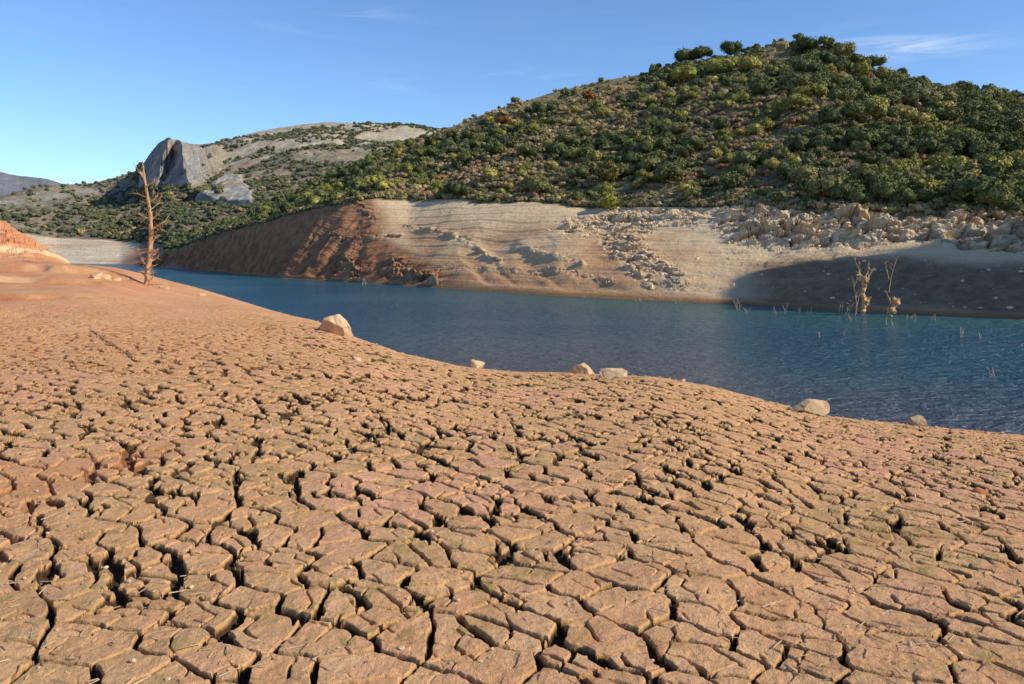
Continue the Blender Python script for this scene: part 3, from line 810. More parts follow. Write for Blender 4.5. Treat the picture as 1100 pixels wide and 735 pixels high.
# pebbles and crumbs on the near mud; straw litter
def litter():
    protos = [rock_shape(ICO1, 330 + k, (1, .8, .6), 7, .1) for k in range(6)]
    bag = Bag()
    for k in range(1100):
        y = 2.6 + 17 * rng.random() ** 1.5; x = rng.uniform(-.68, .68) * y
        z = ground_z(x, y); s = .008 + .02 * rng.random() ** 3
        if y > 9: s *= 1.5
        V, Fc = protos[rng.integers(6)]; a = rng.random() * 6.28; ca, sa = math.cos(a), math.sin(a)
        bag.add(V @ np.array([[ca, sa, 0], [-sa, ca, 0], [0, 0, 1]]) * s + np.array([x, y, z + .2 * s]), Fc)
    for k in range(700):
        px = rng.uniform(180, 1130); u = (px - CX) / F; i = int(round(np.interp(u, gu, np.arange(len(gu)))))
        yy = HZ - gZ[:, i] / gY * F; kk = int(np.argmin(np.where((gY > 5) & (gY < 56), yy, 1e9)))
        yv = gY[kk] - abs(rng.normal()) * 1.1 + .3; x = u * yv; z = ground_z(x, yv)
        s = .012 + .05 * rng.random() ** 4; V, Fc = protos[rng.integers(6)]
        bag.add(V * s + np.array([x, yv, z + .2 * s]), Fc)
    tag(obj('pebbles', bag.build('pebbles', M_boulder)), kind='stuff')
    bag = Bag()
    for k in range(2600):
        y = 2.6 + 6 * rng.random() ** 1.3; x = rng.uniform(-.68, .68) * y
        if fbm(np.array([x * 1.1]), np.array([y * 1.1]), 351, 3)[0] < .0: continue
        L = .02 + .07 * rng.random() ** 2; w = .0011 + .0010 * rng.random(); a = rng.random() * 6.28
        dx, dy = math.cos(a) * L, math.sin(a) * L
        z0 = ground_z(x, y); z1 = ground_z(x + dx, y + dy); m = max(z0, z1) + .004
        if abs(z0 - z1) > .03: z0 = z1 = m
        nx, ny = -math.sin(a) * w, math.cos(a) * w
        P = np.array([(x, y, z0 + .003), (x + nx * 2, y + ny * 2, z0 + .003), (x + nx, y + ny, z0 + .003 + 2 * w), (x + dx, y + dy, z1 + .004), (x + dx + nx * 2, y + dy + ny * 2, z1 + .004), (x + dx + nx, y + dy + ny, z1 + .004 + 2 * w)])
        bag.add(P, None, np.array([(0, 1, 4, 3), (1, 2, 5, 4), (2, 0, 3, 5)]))
    tag(obj('straw_litter', bag.build('straw_litter', M_straw)), kind='stuff')
litter()

# ------------------------------------------------------------------ trees
def crown_np(seed, W, H, nl=9, leaves=900, ls=.3, solid=.80, flat=1., z0=None, spread=.5):
    """irregular crown: lobes with a dark heart and leaf-sized faces through the shell. Base of the crown near z = z0"""
    r = np.random.default_rng(seed)
    lobes = []
    for k in range(nl):
        a = r.random() * 6.28; d = spread * W * .5 * math.sqrt(r.random()) * 1.15
        rad = W * r.uniform(.20, .31) * (1 if k else 1.25)
        hz = r.uniform(.32, .98)
        zz = rad * .8 + (H - 1.75 * rad) * hz * (1 - .55 * (d / (W * .5)) ** 2)
        lobes.append((math.cos(a) * d, math.sin(a) * d, zz, rad))
    V3 = []; F3 = []; n = 0
    Vi, Fi = ICO2
    for (x, y, z, rad) in lobes:
        nn = fbm(Vi[:, 0] * 2.3 + seed + x, Vi[:, 1] * 2.3 + Vi[:, 2] * 1.7, seed, 3)
        P = Vi * (rad * solid * (1 + .35 * nn))[:, None] * np.array([1, 1, .85]) + np.array([x, y, z])
        V3.append(P); F3.append(Fi + n); n += len(P)
    L = leaves; idx = r.integers(0, len(lobes), L); lob = np.array(lobes)[idx]
    d = r.normal(size=(L, 3)); d[:, 2] = d[:, 2] * .9 + .25; d /= np.linalg.norm(d, axis=1)[:, None]
    clump = 1 + .22 * noise2(d[:, 0] * 2.6 + idx * 7, d[:, 1] * 2.6 + d[:, 2] * 3, seed + 3)
    rr = lob[:, 3] * (solid * .92 + .42 * r.random(L) ** 1.5) * clump
    C = lob[:, :3] + d * rr[:, None] * np.array([1, 1, .88])
    nrm = d + r.normal(size=(L, 3)) * .55; nrm /= np.linalg.norm(nrm, axis=1)[:, None]
    t1 = np.cross(nrm, r.normal(size=(L, 3))); t1 /= np.linalg.norm(t1, axis=1)[:, None]; t2 = np.cross(nrm, t1)
    s = ls * (.6 + .8 * r.random(L))[:, None] * .5
    Q = np.stack([C - t1 * s - t2 * s * .6, C + t1 * s * .8 - t2 * s * .7, C + t1 * s + t2 * s * .7, C - t1 * s * .7 + t2 * s * .8], 1).reshape(-1, 3)
    F4 = (np.arange(L * 4).reshape(L, 4)) + n
    return np.concatenate(V3 + [Q]), np.concatenate(F3), F4

def tube_np(pts, rad, sides=7, seed=0, knob=0.):
    pts = np.array(pts, float); rad = np.array(rad, float); r = np.random.default_rng(seed)
    n = len(pts); T = np.gradient(pts, axis=0); T /= np.linalg.norm(T, axis=1)[:, None] + 1e-9
    up = np.array([0, 0, 1.]) if abs(T[0][2]) < .9 else np.array([1., 0, 0])
    V = []
    a = np.linspace(0, 2 * math.pi, sides, endpoint=False)
    for i in range(n):
        s1 = np.cross(T[i], up); s1 /= np.linalg.norm(s1) + 1e-9; s2 = np.cross(T[i], s1)
        k = rad[i] * (1 + knob * r.normal(size=sides))
        V.append(pts[i] + np.cos(a)[:, None] * s1 * k[:, None] + np.sin(a)[:, None] * s2 * k[:, None])
    V = np.concatenate(V)
    Fq = []
    for i in range(n - 1):
        for j in range(sides):
            b = i * sides; Fq.append((b + j, b + (j + 1) % sides, b + sides + (j + 1) % sides, b + sides + j))
    V = np.concatenate([V, pts[:1], pts[-1:]]); c0 = len(V) - 2
    F3 = [(c0, (j + 1) % sides, j) for j in range(sides)] + [(c0 + 1, (n - 1) * sides + j, (n - 1) * sides + (j + 1) % sides) for j in range(sides)]
    return V, np.array(F3), np.array(Fq)

def trunk_np(seed, H, r0=.16, limbs=4, W=3.):
    r = np.random.default_rng(seed); b = Bag()
    p = [(0, 0, -.4)]; x = y = 0
    for k in range(1, 6):
        x += r.normal() * .07; y += r.normal() * .07; p.append((x, y, H * k / 5))
    b.add(*tube_np(p, np.linspace(r0 * 1.3, r0 * .5, 6), 7, seed, .06))
    for k in range(limbs):
        q = np.array(p[2 + k % 3]); a = r.random() * 6.28; L = W * .32
        b.add(*tube_np([q, q + np.array([math.cos(a) * L * .5, math.sin(a) * L * .5, L * .35]), q + np.array([math.cos(a) * L, math.sin(a) * L, L * .9])], [r0 * .6, r0 * .4, r0 * .15], 5, seed + k))
    return b

KINDS = {  # name: (material, variants, W, H, lobes, leaves, leaf size, solid)
    'holm_oak': (M_oak, 10, 4.2, 3.7, 13, 1900, .27, .76),
    'autumn_tree': (M_yellow, 6, 3.8, 3.6, 10, 1300, .26, .66),
    'bare_shrub': (M_brown, 7, 3.0, 2.1, 9, 1000, .20, .55),
}
PROTO = {}
for kd, (mat, nv, W, H, nl, lv, ls, solid) in KINDS.items():
    PROTO[kd] = []
    for v in range(nv):
        r = np.random.default_rng(500 + v)
        w, h = W * r.uniform(.9, 1.1), H * r.uniform(.88, 1.15)
        V, F3, F4 = crown_np(400 + v * 13 + len(kd), w, h, nl, lv, ls, solid, spread=.62)
        tb = trunk_np(700 + v, h * .6, .13 if kd != 'bare_shrub' else .06)
        V[:, 2] += h * .10
        b = Bag(); b.add(V, F3, F4)
        # one mesh, two materials: crown faces first
        b3 = len(F3); b4 = len(F4)
        tv = np.concatenate(tb.V); t3 = np.concatenate(tb.F3); t4 = np.concatenate(tb.F4)
        Vall = np.concatenate([V, tv])
        me = mesh_np(kd, Vall, [F3, t3 + len(V), F4, t4 + len(V)], [mat, M_bark], False)
        mi = np.concatenate([np.zeros(b3), np.ones(len(t3)), np.zeros(b4), np.ones(len(t4))]).astype(np.int32)
        me.polygons.foreach_set('material_index', mi)
        PROTO[kd].append((me, w, h))

def hill_point(px, py):
    i = int(np.clip(round(px - 150), 0, HX.shape[1] - 1)); yy = HPY[200:, i]
    z = HZ - HZZ[:, i] / HY[:, i] * F
    k = int(np.argmin(np.abs(z[7:430] - py))) + 7
    return np.array([HX[k, i], HY[k, i], HZZ[k, i]])

placed = []   # (x, y, radius)
# the trees one can single out
def special(name, px, base_y, wpx, hpx, seed, mat, label, leaves=2600, ls=.25, solid=.75, bare=.12, nl=13, cat='tree'):
    P = hill_point(px, base_y); s = P[1] / F; W, H = wpx * s, hpx * s
    t = empty(name, tuple(P - np.array([0, 0, .15]))); tag(t, label, cat)
    V, F3, F4 = crown_np(seed, W, H * (1 - bare), nl, leaves, ls, solid, spread=.62)
    V[:, 2] += H * bare
    b = Bag(); b.add(V, F3, F4)
    obj('crown', mesh_np('crown', V, [F3, F4], mat, False), t)
    tb = trunk_np(seed, H * .6, .03 * H, 5, W)
    obj('trunk', tb.build('trunk', M_bark), t)
    placed.append((P[0], P[1], W * .45)); return t

special('bush', 656, 226, 20, 18, 901, M_lime, 'bright lime-green round bush at the top edge of the bare bank', cat='bush', bare=.0)
special('holm_oak', 785, 60, 25, 19, 902, M_oak, 'dark round-crowned tree alone on the skyline left of the summit rocks')
special('holm_oak', 737, 60, 26, 15, 903, M_oak, 'leftmost of the dark trees on the top skyline, with a broad low crown')
special('holm_oak', 754, 60, 22, 17, 904, M_oak, 'second dark tree on the top skyline, merging with the leftmost one')
special('holm_oak', 886, 58, 21, 22, 905, M_oak, 'taller loose-crowned dark tree standing highest on the summit', leaves=1700, solid=.55, bare=.3)
special('holm_oak', 866, 58, 26, 20, 906, M_oak, 'dark tree on the summit just left of the tallest one')
special('holm_oak', 907, 68, 30, 25, 907, M_oak, 'large dark tree just right of the summit')
special('holm_oak', 937, 78, 32, 22, 908, M_oak, 'open-crowned tree on the descending right skyline with sky showing through', leaves=1500, solid=.45, bare=.25)
special('autumn_tree', 940, 122, 26, 22, 909, M_yellow, 'bright yellow-green tree on open ground below the summit')
special('autumn_tree', 1033, 158, 34, 24, 910, M_yellow, 'yellow-leaved tree among dark oaks high on the right of the hill')
special('autumn_tree', 998, 152, 32, 24, 911, M_yellow, 'yellowish tree left of the other yellow tree among dark oaks')
special('autumn_tree', 631, 111, 11, 18, 912, M_rust, 'small rust-red pointed tree high on the left slope of the hill', leaves=1300)
special('autumn_tree', 807, 78, 26, 20, 913, M_yellow, 'yellow-green tree just below the summit skyline on the left')
special('autumn_tree', 775, 82, 34, 22, 914, M_yellow, 'pale yellow-green broad tree below the two skyline trees')
special('autumn_tree', 735, 90, 30, 22, 918, M_yellow, 'pale yellow-green tree lower on the skyline slope, leftmost of the pale ones')
special('autumn_tree', 655, 202, 30, 30, 915, mat_leaf('olive_yellow', [(0, (.19, .16, .045)), (1, (.19, .16, .045))], .5), 'tall olive-yellow tree directly above the lime bush')
special('holm_oak', 718, 200, 34, 28, 916, M_oak, 'big dark oak right of the olive-yellow tree low on the hill')
special('autumn_tree', 541, 135, 13, 12, 917, M_rust, 'small orange bush on the upper left slope of the hill', leaves=1200, cat='bush')
special('holm_oak', 933, 182, 30, 22, 919, M_oak, 'big dark oak in the gap of open ground mid-hill right')

# scatter
def too_close(x, y, r):
    for (a, b, c) in placed:
        if abs(a - x) < (c + r) and abs(b - y) < (c + r) * 1.2 and math.hypot(a - x, (b - y) * .85) < (c + r): return True
    return False

def dens(px, py, x, y):
    """oak share, yellow share, brown share at a picture position"""
    n = fbm(np.array([x * .055]), np.array([y * .055]), 601, 3)[0]; n2 = fbm(np.array([x * .09]), np.array([y * .05]), 605, 3)[0]
    oak = .72 + 1.5 * n; oak += .6 * float(sstep(850, 1000, px))
    if px < 420: oak += .35
    if py < 85 and px > 715: oak += .5
    if px < 620: oak -= .12
    if 830 < px < 1000 and 105 < py < 150: oak -= 1.1
    if 640 < px < 860 and 125 < py < 158: oak -= .4
    yel = .11 + .5 * max(0, n2)
    if 300 < px < 440: yel += .18
    if px > 940 and py > 175: yel += .5
    if 730 < px < 850 and py < 90: yel += .3
    br = .38 + .7 * max(0, -n)
    if 400 < px < 640 and py > 175: br += .9; oak -= .45
    # bare grassy top of the left shoulder
    crest = float(np.interp(px, [450, 520, 600, 650, 690, 720], [145, 116, 93, 84, 78, 70]))
    if 455 < px < 690 and py < crest + 15 + .05 * (px - 450): oak *= .03; yel *= .02; br *= .15
    return oak, yel, br

def scatter():
    NR, NC = HX.shape
    cand = []
    sel = (Htt > 3.02) & (Htt < 4.995) & (HPX < 1330) & (HPX > 178)
    ii = np.nonzero(sel.ravel())[0]
    # candidates uniform over ground area
    cell = np.abs(np.gradient(HX, axis=1) * np.gradient(HY, axis=0)).ravel()[ii]
    pick = rng.choice(ii, 17500, p=cell / cell.sum(), replace=True)
    cnt = {'holm_oak': 0, 'autumn_tree': 0, 'bare_shrub': 0}; lim = {'holm_oak': 290, 'autumn_tree': 170, 'bare_shrub': 290}
    rest = []
    found = []
    for i in pick:
        x, y, z, px, py = HX.flat[i], HY.flat[i], HZZ.flat[i], HPX.flat[i], HPY.flat[i]
        o, ye, b = dens(px, py, x, y); o, ye, b = max(o, 0), max(ye, 0), max(b, 0)
        t = rng.random() * max(1.0, o + ye + b)
        if t > o + ye + b: continue
        kd = 'holm_oak' if t < o else ('autumn_tree' if t < o + ye else 'bare_shrub')
        sc_ = (.36 + .62 * rng.random() ** 1.2) * (1.12 if px > 850 else .92) * (.85 if Htt.flat[i] > 4.75 else 1) * (1.0 if py > 100 else .85)
        if kd == 'bare_shrub': sc_ *= .85
        if px < 330: sc_ *= .85
        rad = sc_ * (1.55 if kd == 'holm_oak' else (1.6 if kd == 'autumn_tree' else 1.15))
        rad *= .62 if px > 850 else .70
        if Htt.flat[i] > 4.72 and 816 < px < 850: continue
        if too_close(x, y, rad): continue
        placed.append((x, y, rad)); found.append((kd, x, y, z, sc_, px, py))
    # nearest first keep their own object
    found.sort(key=lambda f: -f[4] / f[2])
    LB = {'holm_oak': ('dark green evergreen oak on the hillside across the water', 'tree', 'evergreen oaks on the hillside'),
          'autumn_tree': ('yellow-green autumn tree on the hillside across the water', 'tree', 'yellow-green trees on the hillside'),
          'bare_shrub': ('brown leafless-looking shrub on the hillside across the water', 'shrub', 'brown shrubs on the hillside')}
    bag = Bag()
    for kd, x, y, z, s, px, py in found:
        if cnt[kd] < lim[kd] and 0 < px < 1108:
            me, w, h = PROTO[kd][rng.integers(len(PROTO[kd]))]
            o = obj(kd, me, None, (x, y, z - .15)); o.rotation_euler = (0, 0, rng.random() * 6.28)
            o.scale = (s * rng.uniform(.9, 1.12), s * rng.uniform(.9, 1.12), s * rng.uniform(.85, 1.15))
            tag(o, *LB[kd]); cnt[kd] += 1
        else: rest.append((kd, x, y, z, s))
    print('TREES', cnt, 'rest', len(rest))
    # the rest and the low scrub between: one mass
    small = [crown_np(800 + k, 1.5, 1.0, 5, 70, .28, .8) for k in range(6)]
    bigs = [crown_np(820 + k, 4.0, 3.4, 9, 260, .42, .86) for k in range(6)]
    for kd, x, y, z, s in rest:
        V, F3, F4 = bigs[rng.integers(6)]; a = rng.random() * 6.28; ca, sa = math.cos(a), math.sin(a)
        k = s * (1 if kd != 'bare_shrub' else .7)
        bag.add(V @ np.array([[ca, sa, 0], [-sa, ca, 0], [0, 0, 1]]) * k + np.array([x, y, z - .1]), F3, F4,
                {'holm_oak': rng.uniform(0, .2), 'autumn_tree': rng.uniform(.28, .42), 'bare_shrub': rng.uniform(.55, 1)}[kd])
    pick = rng.choice(ii, 9500, p=cell / cell.sum(), replace=True)
    for i in pick:
        x, y, z, px, py = HX.flat[i], HY.flat[i], HZZ.flat[i], HPX.flat[i], HPY.flat[i]
        crest = float(np.interp(px, [450, 520, 600, 650, 690, 720], [145, 116, 93, 84, 78, 70]))
        if 455 < px < 690 and py < crest + 15 and rng.random() < .85: continue
        V, F3, F4 = small[rng.integers(6)]; k = rng.uniform(.28, .9); a = rng.random() * 6.28; ca, sa = math.cos(a), math.sin(a)
        n = fbm(np.array([x * .08]), np.array([y * .08]), 611, 3)[0]
        bag.add(V @ np.array([[ca, sa, 0], [-sa, ca, 0], [0, 0, 1]]) * k + np.array([x, y, z - .1]), F3, F4, float(np.clip(.6 + .5 * n + rng.normal() * .14, 0, 1)))
    # a close-grown fringe along the top of the bank
    fr = np.nonzero(((Htt > 2.98) & (Htt < 3.10) & (HPX < 1330) & (HPX > 200)).ravel())[0]
    for i in rng.choice(fr, 1100):
        x, y, z = HX.flat[i], HY.flat[i], HZZ.flat[i]
        V, F3, F4 = small[rng.integers(6)]; k = rng.uniform(.6, 1.35)
        bag.add(V * k + np.array([x, y, z - .1]), F3, F4, float(np.clip(.62 + rng.normal() * .2, 0, 1)))
    # wood on the second ridge
    X, Y, Z, tt = BR
    jj = np.nonzero(((tt > .55) & (tt < 1.08)).ravel())[0]
    for i in rng.choice(jj, 420):
        V, F3, F4 = bigs[rng.integers(6)]; k = rng.uniform(.8, 1.35)
        bag.add(V * k + np.array([X.flat[i], Y.flat[i], Z.flat[i] - .3]), F3, F4, rng.uniform(0, .12))
    tag(obj('scrub', bag.build('scrub', M_scrub)), kind='stuff')
scatter()

def far_wood():
    X, Y, Z, tt, PX, PY, rock, upl = MT
    bag = Bag(); protos = [crown_np(850 + k, 5.2, 3.8, 6, 36, .9, .85) for k in range(8)]
    d = fbm(X * .014, Y * .014, 641, 4) * 1.6 + .38
    d = np.where(PX < 190, np.maximum(d, .52), d)
    d = d + .35 * fbm(X * .05, Y * .05, 645, 3)
    d = d * (1 - .82 * upl) * (1 - rock) * (tt > 2.02) * (tt < 4.02) * (PX < 480) * (PX > -60)
    # a wood in the hollow below the outcrop and along the shore
    d = d + .5 * ((tt > 2.02) & (tt < 2.35) & (PX < 430) & (PX > -40)) + .75 * ((upl > .3) & (d > .08))
    d = np.clip(d, 0, 1.3)
    area = np.abs(np.gradient(X, axis=1) * np.gradient(Y, axis=0))
    d = np.where((PX > 140) & (PX < 240) & (PY > 202) & (PY < 228), np.maximum(d, .8), d)
    area = np.maximum(area, np.median(area) * .6)
    w = (d ** 1.1 * area).ravel(); w /= w.sum()
    for i in rng.choice(len(w), 10500, p=w):
        V, F3, F4 = protos[rng.integers(8)]; k = .26 + .42 * rng.random() ** 1.5; a = rng.random() * 6.28; ca, sa = math.cos(a), math.sin(a)
        tn = abs(rng.normal() * .3)
        if rng.random() < .04: tn = 1
        bag.add(V @ np.array([[ca, sa, 0], [-sa, ca, 0], [0, 0, 1]]) * k + np.array([X.flat[i], Y.flat[i], Z.flat[i] - .3]), F3, F4, float(np.clip(tn, 0, 1)))
    tag(obj('far_wood', bag.build('far_wood', M_farwood)), kind='stuff')
far_wood()

# ------------------------------------------------------------------ dead trees
def wander(p0, d, L, n, r, wob=.12, lift=0.):
    p = np.array(p0, float); d = np.array(d, float); d /= np.linalg.norm(d); out = [p.copy()]
    for k in range(n):
        d = d + r.normal(size=3) * wob + np.array([0, 0, lift]); d /= np.linalg.norm(d)
        p = p + d * L / n; out.append(p.copy())
    return np.array(out)

def dead_poplar():
    x, y, z = pix_ground(157, 306.5)
    s = y / F; H = 136 * s
    t = empty('dead_tree', (x, y, z - .1)); tag(t, 'tall bare dead tree standing at the shore on the left', 'dead tree')
    r = np.random.default_rng(3)
    n = 60; hs = np.linspace(0, H, n)
    # the line of the trunk, picture pixels from its foot
    tx = np.interp(hs / s, [0, 25, 55, 80, 100, 120, 136], [0, 2, 4, 4, 1.5, -1, -2.5]) * s
    rad = np.interp(hs / s, [0, 3, 10, 30, 50, 70, 90, 110, 130, 136], [4.8, 3.2, 2.7, 2.6, 2.3, 1.9, 1.55, 1.15, .75, .4]) * s
    rad = rad * (1 + .10 * np.array([r.normal() for _ in range(n)]))
    P = np.stack([tx, .1 * np.sin(hs), hs], 1)
    b = Bag(); b.add(*tube_np(P, rad, 14, 5, .10))
    # knots and bark stubs
    for k in range(46):
        i = int(r.integers(3, 50)); a = r.random() * 6.28; L = rad[i] * r.uniform(1.1, 1.9)
        q = wander(P[i], (math.cos(a), math.sin(a), r.uniform(-.3, .8)), L, 3, r)
        b.add(*tube_np(q, [rad[i] * .5, rad[i] * .4, rad[i] * .3, rad[i] * .12], 6, k, .15))
    obj('trunk', b.build('trunk', M_deadwood), t)
    spec = [  # height px, side, length px, rise, thickness px
        (108, 1, 17, .9, .9), (116, -1, 20, 1.5, .9), (121, -1, 8, 1.2, .6), (84, 1, 24, 1.0, .6), (88, -1, 16, .4, .5), (72, 1, 22, .7, .6), (74, -1, 20, .3, .4), (66, -1, 18, .6, .5),
        (60, 1, 33, .9, 1.1), (56, 1, 26, .5, .8), (50, 1, 14, .4, .6), (62, -1, 20, .2, .5), (92, 1, 15, .5, .5), (97, -1, 18, .5, .4), (40, 1, 10, -.2, .6), (42, -1, 22, .3, .5), (33, -1, 12, -.3, .5),
        (30, 1, 13, 1.0, 1.0), (27, 1, 14, .5, .9), (24, -1, 13, .9, .9), (20, -1, 15, .6, .9), (18, 1, 12, .9, .8), (15, -1, 13, .1, .7), (12, 1, 11, .7, .7), (10, -1, 9, 1.2, .7), (4, 1, 24, .05, .5), (8, 1, 16, .1, .5), (36, 1, 11, .4, .7), (38, -1, 9, .7, .7), (46, -1, 9, .9, .5)]
    for k, (hp, sd, L, rise, th) in enumerate(spec):
        i = int(np.argmin(np.abs(hs / s - hp))); dy = r.uniform(-.6, .6)
        q = wander(P[i], (sd, dy, rise), L * s * .86, 7, r, .13, .03)
        b = Bag(); b.add(*tube_np(q, np.linspace(th * s * 1.15, th * s * .3, len(q)), 6, k, .1))
        for j in range(7):
            m = q[int(r.integers(2, 7))]; dd = np.array([sd * r.uniform(-.2, 1), r.normal() * .7, r.uniform(-.3, 1.2)])
            qq = wander(m, dd, L * s * r.uniform(.25, .5), 4, r, .15)
            b.add(*tube_np(qq, np.linspace(th * s * .42, th * s * .16, 5), 4, j))
        obj('branch', b.build('branch', M_deadwood), t)
dead_poplar()

def water_pt(px, py):
    Y = -WZ * F / (py - HZ); return np.array([(px - CX) / F * Y, Y, WZ])

def drowned(px, py, spec, seed, label):
    """spec: trunk points in px from the foot with radius, then boughs"""
    P0 = water_pt(px, py); s = P0[1] / F; r = np.random.default_rng(seed)
    t = empty('drowned_tree', tuple(P0)); tag(t, label, 'dead tree')
    tp, br, burls = spec
    q = np.array([(a * s, .1 * math.sin(k), b * s) for k, (a, b, _) in enumerate(tp)]); rr = np.array([c * s * 1.25 for *_, c in tp])
    m = 24; f = np.linspace(0, len(tp) - 1, m); qi = np.stack([np.interp(f, np.arange(len(tp)), q[:, k]) for k in range(3)], 1); ri = np.interp(f, np.arange(len(tp)), rr)
    qi += r.normal(size=qi.shape) * .04; b = Bag(); b.add(*tube_np(qi, ri, 9, seed, .16))
    for (bx, bz, n, L) in burls:
        for k in range(n):
            a = r.random() * 6.28; q = wander((bx * s + r.normal() * s, r.normal() * s, bz * s + r.normal() * 1.5 * s), (math.cos(a), math.sin(a) * .6, r.uniform(-.2, 1.1)), L * s * r.uniform(.5, 1.1), 4, r, .2)
            b.add(*tube_np(q, [2.0 * s, 2.0 * s, 1.5 * s, 1.0 * s, .4 * s], 6, k, .2))
    obj('trunk', b.build('trunk', M_snag), t)
    for (x0, z0, x1, z1, th) in br:
        d = (x1 - x0, r.uniform(-.3, .3) * abs(z1 - z0) * .3, z1 - z0); L = math.hypot(x1 - x0, z1 - z0) * s
        q = wander((x0 * s, 0, z0 * s), d, L, 7, r, .06); b = Bag(); b.add(*tube_np(q, np.linspace(th * s, th * s * .3, 8), 5, seed))
        for j in range(4):
            mpt = q[int(r.integers(2, 7))]; qq = wander(mpt, (r.normal(), r.normal() * .5, abs(r.normal()) + .3), L * .22, 3, r, .1)
            b.add(*tube_np(qq, np.linspace(th * s * .5, th * s * .2, 4), 4, j))
        obj('branch', b.build('branch', M_snag), t)

drowned(928, 339, ([(0, -6, 1.8), (0, 4, 2.0), (1, 14, 1.8), (-1, 24, 1.5), (0, 34, 1.8), (1, 40, 1.8)],
                   [(-1, 38, -9, 64, .5), (-4, 40, -6, 58, .5), (4, 40, 12, 50, .8), (2, 42, 6, 52, .7), (-8, 2, -9, 44, .6), (5, 38, 8, 60, .4), (-9, 0, -7, 30, .5), (2, 12, 8, 20, .8)],
                   [(1, 38, 15, 6), (3, 14, 12, 6), (-4, 42, 5, 5)]), 21, 'larger of two drowned trees, with burls and upright twigs, standing in the water')
drowned(956, 340, ([(0, -6, 1.9), (1, 4, 1.9), (5, 11, 1.6), (9, 18, 1.2)],
                   [(1, 14, -2, 28, .6), (-1, 26, -1, 66, .45), (-1, 40, -7, 58, .45), (6, 13, 13, 20, .8), (-3, 0, -5, 18, .5)],
                   [(6, 14, 10, 6), (2, 5, 6, 4)]), 22, 'smaller forked drowned tree right of the burled one in the water')

def twigs(px, py, hpx, n, spreadpx, seed, label, group=None):
    P0 = water_pt(px, py); s = P0[1] / F; r = np.random.default_rng(seed); b = Bag()
    for k in range(n):
        x0 = r.normal() * spreadpx * s * .5; L = hpx * s * r.uniform(.5, 1.05)
        q = wander((x0, r.normal() * .2, -.3), (r.normal() * .28, r.normal() * .2, 1), L + .3, 5, r, .07)
        b.add(*tube_np(q, np.linspace(.05, .018, 6), 5, k))
        if hpx > 10:
            for j in range(2):
                qq = wander(q[2 + j], (r.normal(), r.normal() * .4, 1), L * .4, 3, r, .1); b.add(*tube_np(qq, np.linspace(.026, .01, 4), 4, j))
    o = obj('dead_branch', b.build('dead_branch', M_twig), None, tuple(P0)); tag(o, label, 'dead branch', group)

for a in [
    (792, 333, 13, 3, 5, 1, 'thin twigs rising from water just right of where the bank shadow begins'),
    (803, 336, 11, 3, 5, 2, 'short pair of pale twigs in the water right of the first thin twigs'),
    (834, 337, 8, 4, 6, 3, 'low tuft of pale twigs in the water left of a leaning stick'),
    (845, 337, 17, 2, 3, 4, 'leaning brown stick in the water below the shaded bank'),
    (863, 335, 6, 5, 10, 5, 'low spiky cluster of twigs at the foot of the shaded bank'),
    (907, 338, 18, 4, 7, 6, 'thin upright twigs just left of the larger drowned tree'),
    (914, 344, 8, 4, 6, 7, 'short twigs in the water in front of the larger drowned tree'),
    (955, 349, 9, 4, 7, 8, 'short twigs in the water in front of the smaller drowned tree'),
    (975, 342, 8, 4, 8, 9, 'sparse short twigs right of the smaller drowned tree'),
    (984, 346, 9, 4, 5, 10, 'tuft of pale twigs in open water right of the drowned trees'),
    (1005, 344, 8, 4, 6, 11, 'low tuft of twigs near the shaded shore at right'),
    (1034, 363, 11, 2, 2, 12, 'single forked twig alone in the open water at right'),
    (1053, 364, 7, 3, 3, 13, 'tiny twig tuft right of the forked twig in open water'),
    (1062, 401, 15, 1, 1, 14, 'thin straight stick in the near water, left of the leaning one'),
    (1071, 405, 19, 1, 1, 15, 'leaning stick in the near water at the far right'),
    (882, 363, 9, 2, 3, 16, 'two faint twigs in open water at left of the twig group'),
    (905, 361, 9, 3, 5, 17, 'faint group of three twigs in open water below the larger drowned tree'),
    (392, 306, 9, 6, 10, 18, 'pale twigs at the waterline below the dark nose of the headland'),
    (630, 320, 5, 2, 3, 19, 'tiny pale twig at the middle of the far waterline'),
    (690, 324, 6, 5, 9, 20, 'low pale twigs at the far waterline below the rubble slope'),
    (727, 326, 7, 3, 5, 23, 'small twigs at the far waterline left of the bank shadow')]:
    twigs(*a)

# sticks lying on the near left mud
def stick(px0, py0, px1, py1, label, r0=.02):
    a = pix_ground(px0, py0); c = pix_ground(px1, py1); n = 10; pts = []
    for k in range(n + 1):
        f = k / n; x = a[0] * (1 - f) + c[0] * f; y = a[1] * (1 - f) + c[1] * f
        pts.append((x - a[0], y - a[1], ground_hi(x, y) + r0 - a[2]))
    b = Bag(); b.add(*tube_np(pts, np.linspace(r0, r0 * .5, n + 1), 6, 1, .08))
    tag(obj('stick', b.build('stick', M_deadwood), None, a), label, 'stick')
stick(98, 356, 146, 389, 'long thin stick lying on the smooth mud at left', .012)

# ------------------------------------------------------------------ camera, sun, sky
cam = bpy.data.cameras.new('camera'); co = bpy.data.objects.new('camera', cam); link(co)
cam.sensor_width = 36; cam.lens = 36 * F / 1100; cam.shift_y = -(367.5 - HZ) / 1100
cam.clip_start = .1; cam.clip_end = 20000
co.location = (0, 0, 0); co.rotation_euler = (math.radians(90), 0, 0); sc.camera = co

sl = bpy.data.lights.new('sun', 'SUN'); sl.energy = 5.0; sl.angle = math.radians(.53); sl.color = (1, .89, .68)
so = bpy.data.objects.new('sun', sl); link(so)
so.rotation_euler = Vector(SUN).to_track_quat('Z', 'Y').to_euler(); so.location = (40, -20, 40)

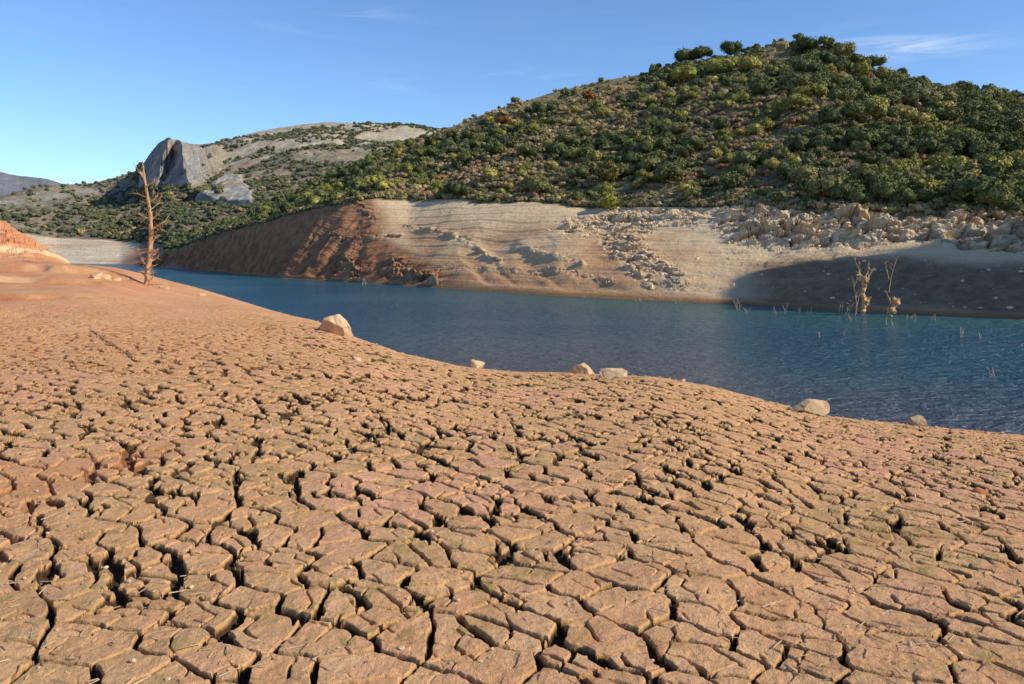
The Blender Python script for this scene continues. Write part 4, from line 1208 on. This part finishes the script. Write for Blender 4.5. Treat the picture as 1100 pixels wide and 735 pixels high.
w = bpy.data.worlds.new('World'); sc.world = w; w.use_nodes = True
nt = w.node_tree; n = N(nt); bg = nt.nodes['Background']
sky = nt.nodes.new('ShaderNodeTexSky'); sky.sky_type = 'NISHITA'; sky.sun_disc = False
sky.sun_elevation = SUN_EL; sky.sun_rotation = math.pi / 2 + SUN_BEHIND
sky.altitude = 1000; sky.air_density = 1.0; sky.dust_density = .25; sky.ozone_density = 2.2
# faint cirrus streaks
tc = nt.nodes.new('ShaderNodeTexCoord').outputs['Generated']; s3 = n.sep(tc)
def dirfac(px, py, wx, wy):
    d = Vector(((px - CX) / F, 1, (HZ - py) / F)).normalized()
    az = n.math('DIVIDE', s3[0], n.math('MAXIMUM', s3[1], .05)); el = n.math('DIVIDE', s3[2], n.math('MAXIMUM', s3[1], .05))
    a = n.math('POWER', n.math('MULTIPLY', n.math('SUBTRACT', az, (px - CX) / F), F / wx), 2.)
    a.node.inputs[0].default_value = 0
    da = n.math('MULTIPLY', n.math('SUBTRACT', az, (px - CX) / F), F / wx); db = n.math('MULTIPLY', n.math('SUBTRACT', el, (HZ - py) / F), F / wy)
    q = n.math('ADD', n.math('MULTIPLY', da, da), n.math('MULTIPLY', db, db))
    return n.math('EXPONENT', n.math('MULTIPLY', q, -1.))
cl = n.noise(n.mapv(tc, (3, 3, 26), rot=(.0, .12, 0)), 2.2, 7, .62, .6)
env = n.math('ADD', n.math('ADD', dirfac(975, 48, 75, 14), n.math('MULTIPLY', dirfac(520, 89, 90, 10), .75)), n.math('ADD', n.math('MULTIPLY', dirfac(360, 22, 60, 12), .6), .05))
fac = n.math('MULTIPLY', n.rng(cl, .42, .72), n.math('MULTIPLY', env, .5), clamp=True)
tint = n.mix(1., sky.outputs[0], (.84, 1.05, 1.30), 'MULTIPLY')
skyc = n.mix(fac, tint, (6.0, 6.8, 7.8))
nt.links.new(skyc, bg.inputs['Color']); bg.inputs['Strength'].default_value = .14

sc.view_settings.view_transform = 'Standard'; sc.view_settings.look = 'None'; sc.view_settings.exposure = 0
sc.cycles.max_bounces = 6; sc.cycles.diffuse_bounces = 3; sc.cycles.glossy_bounces = 3
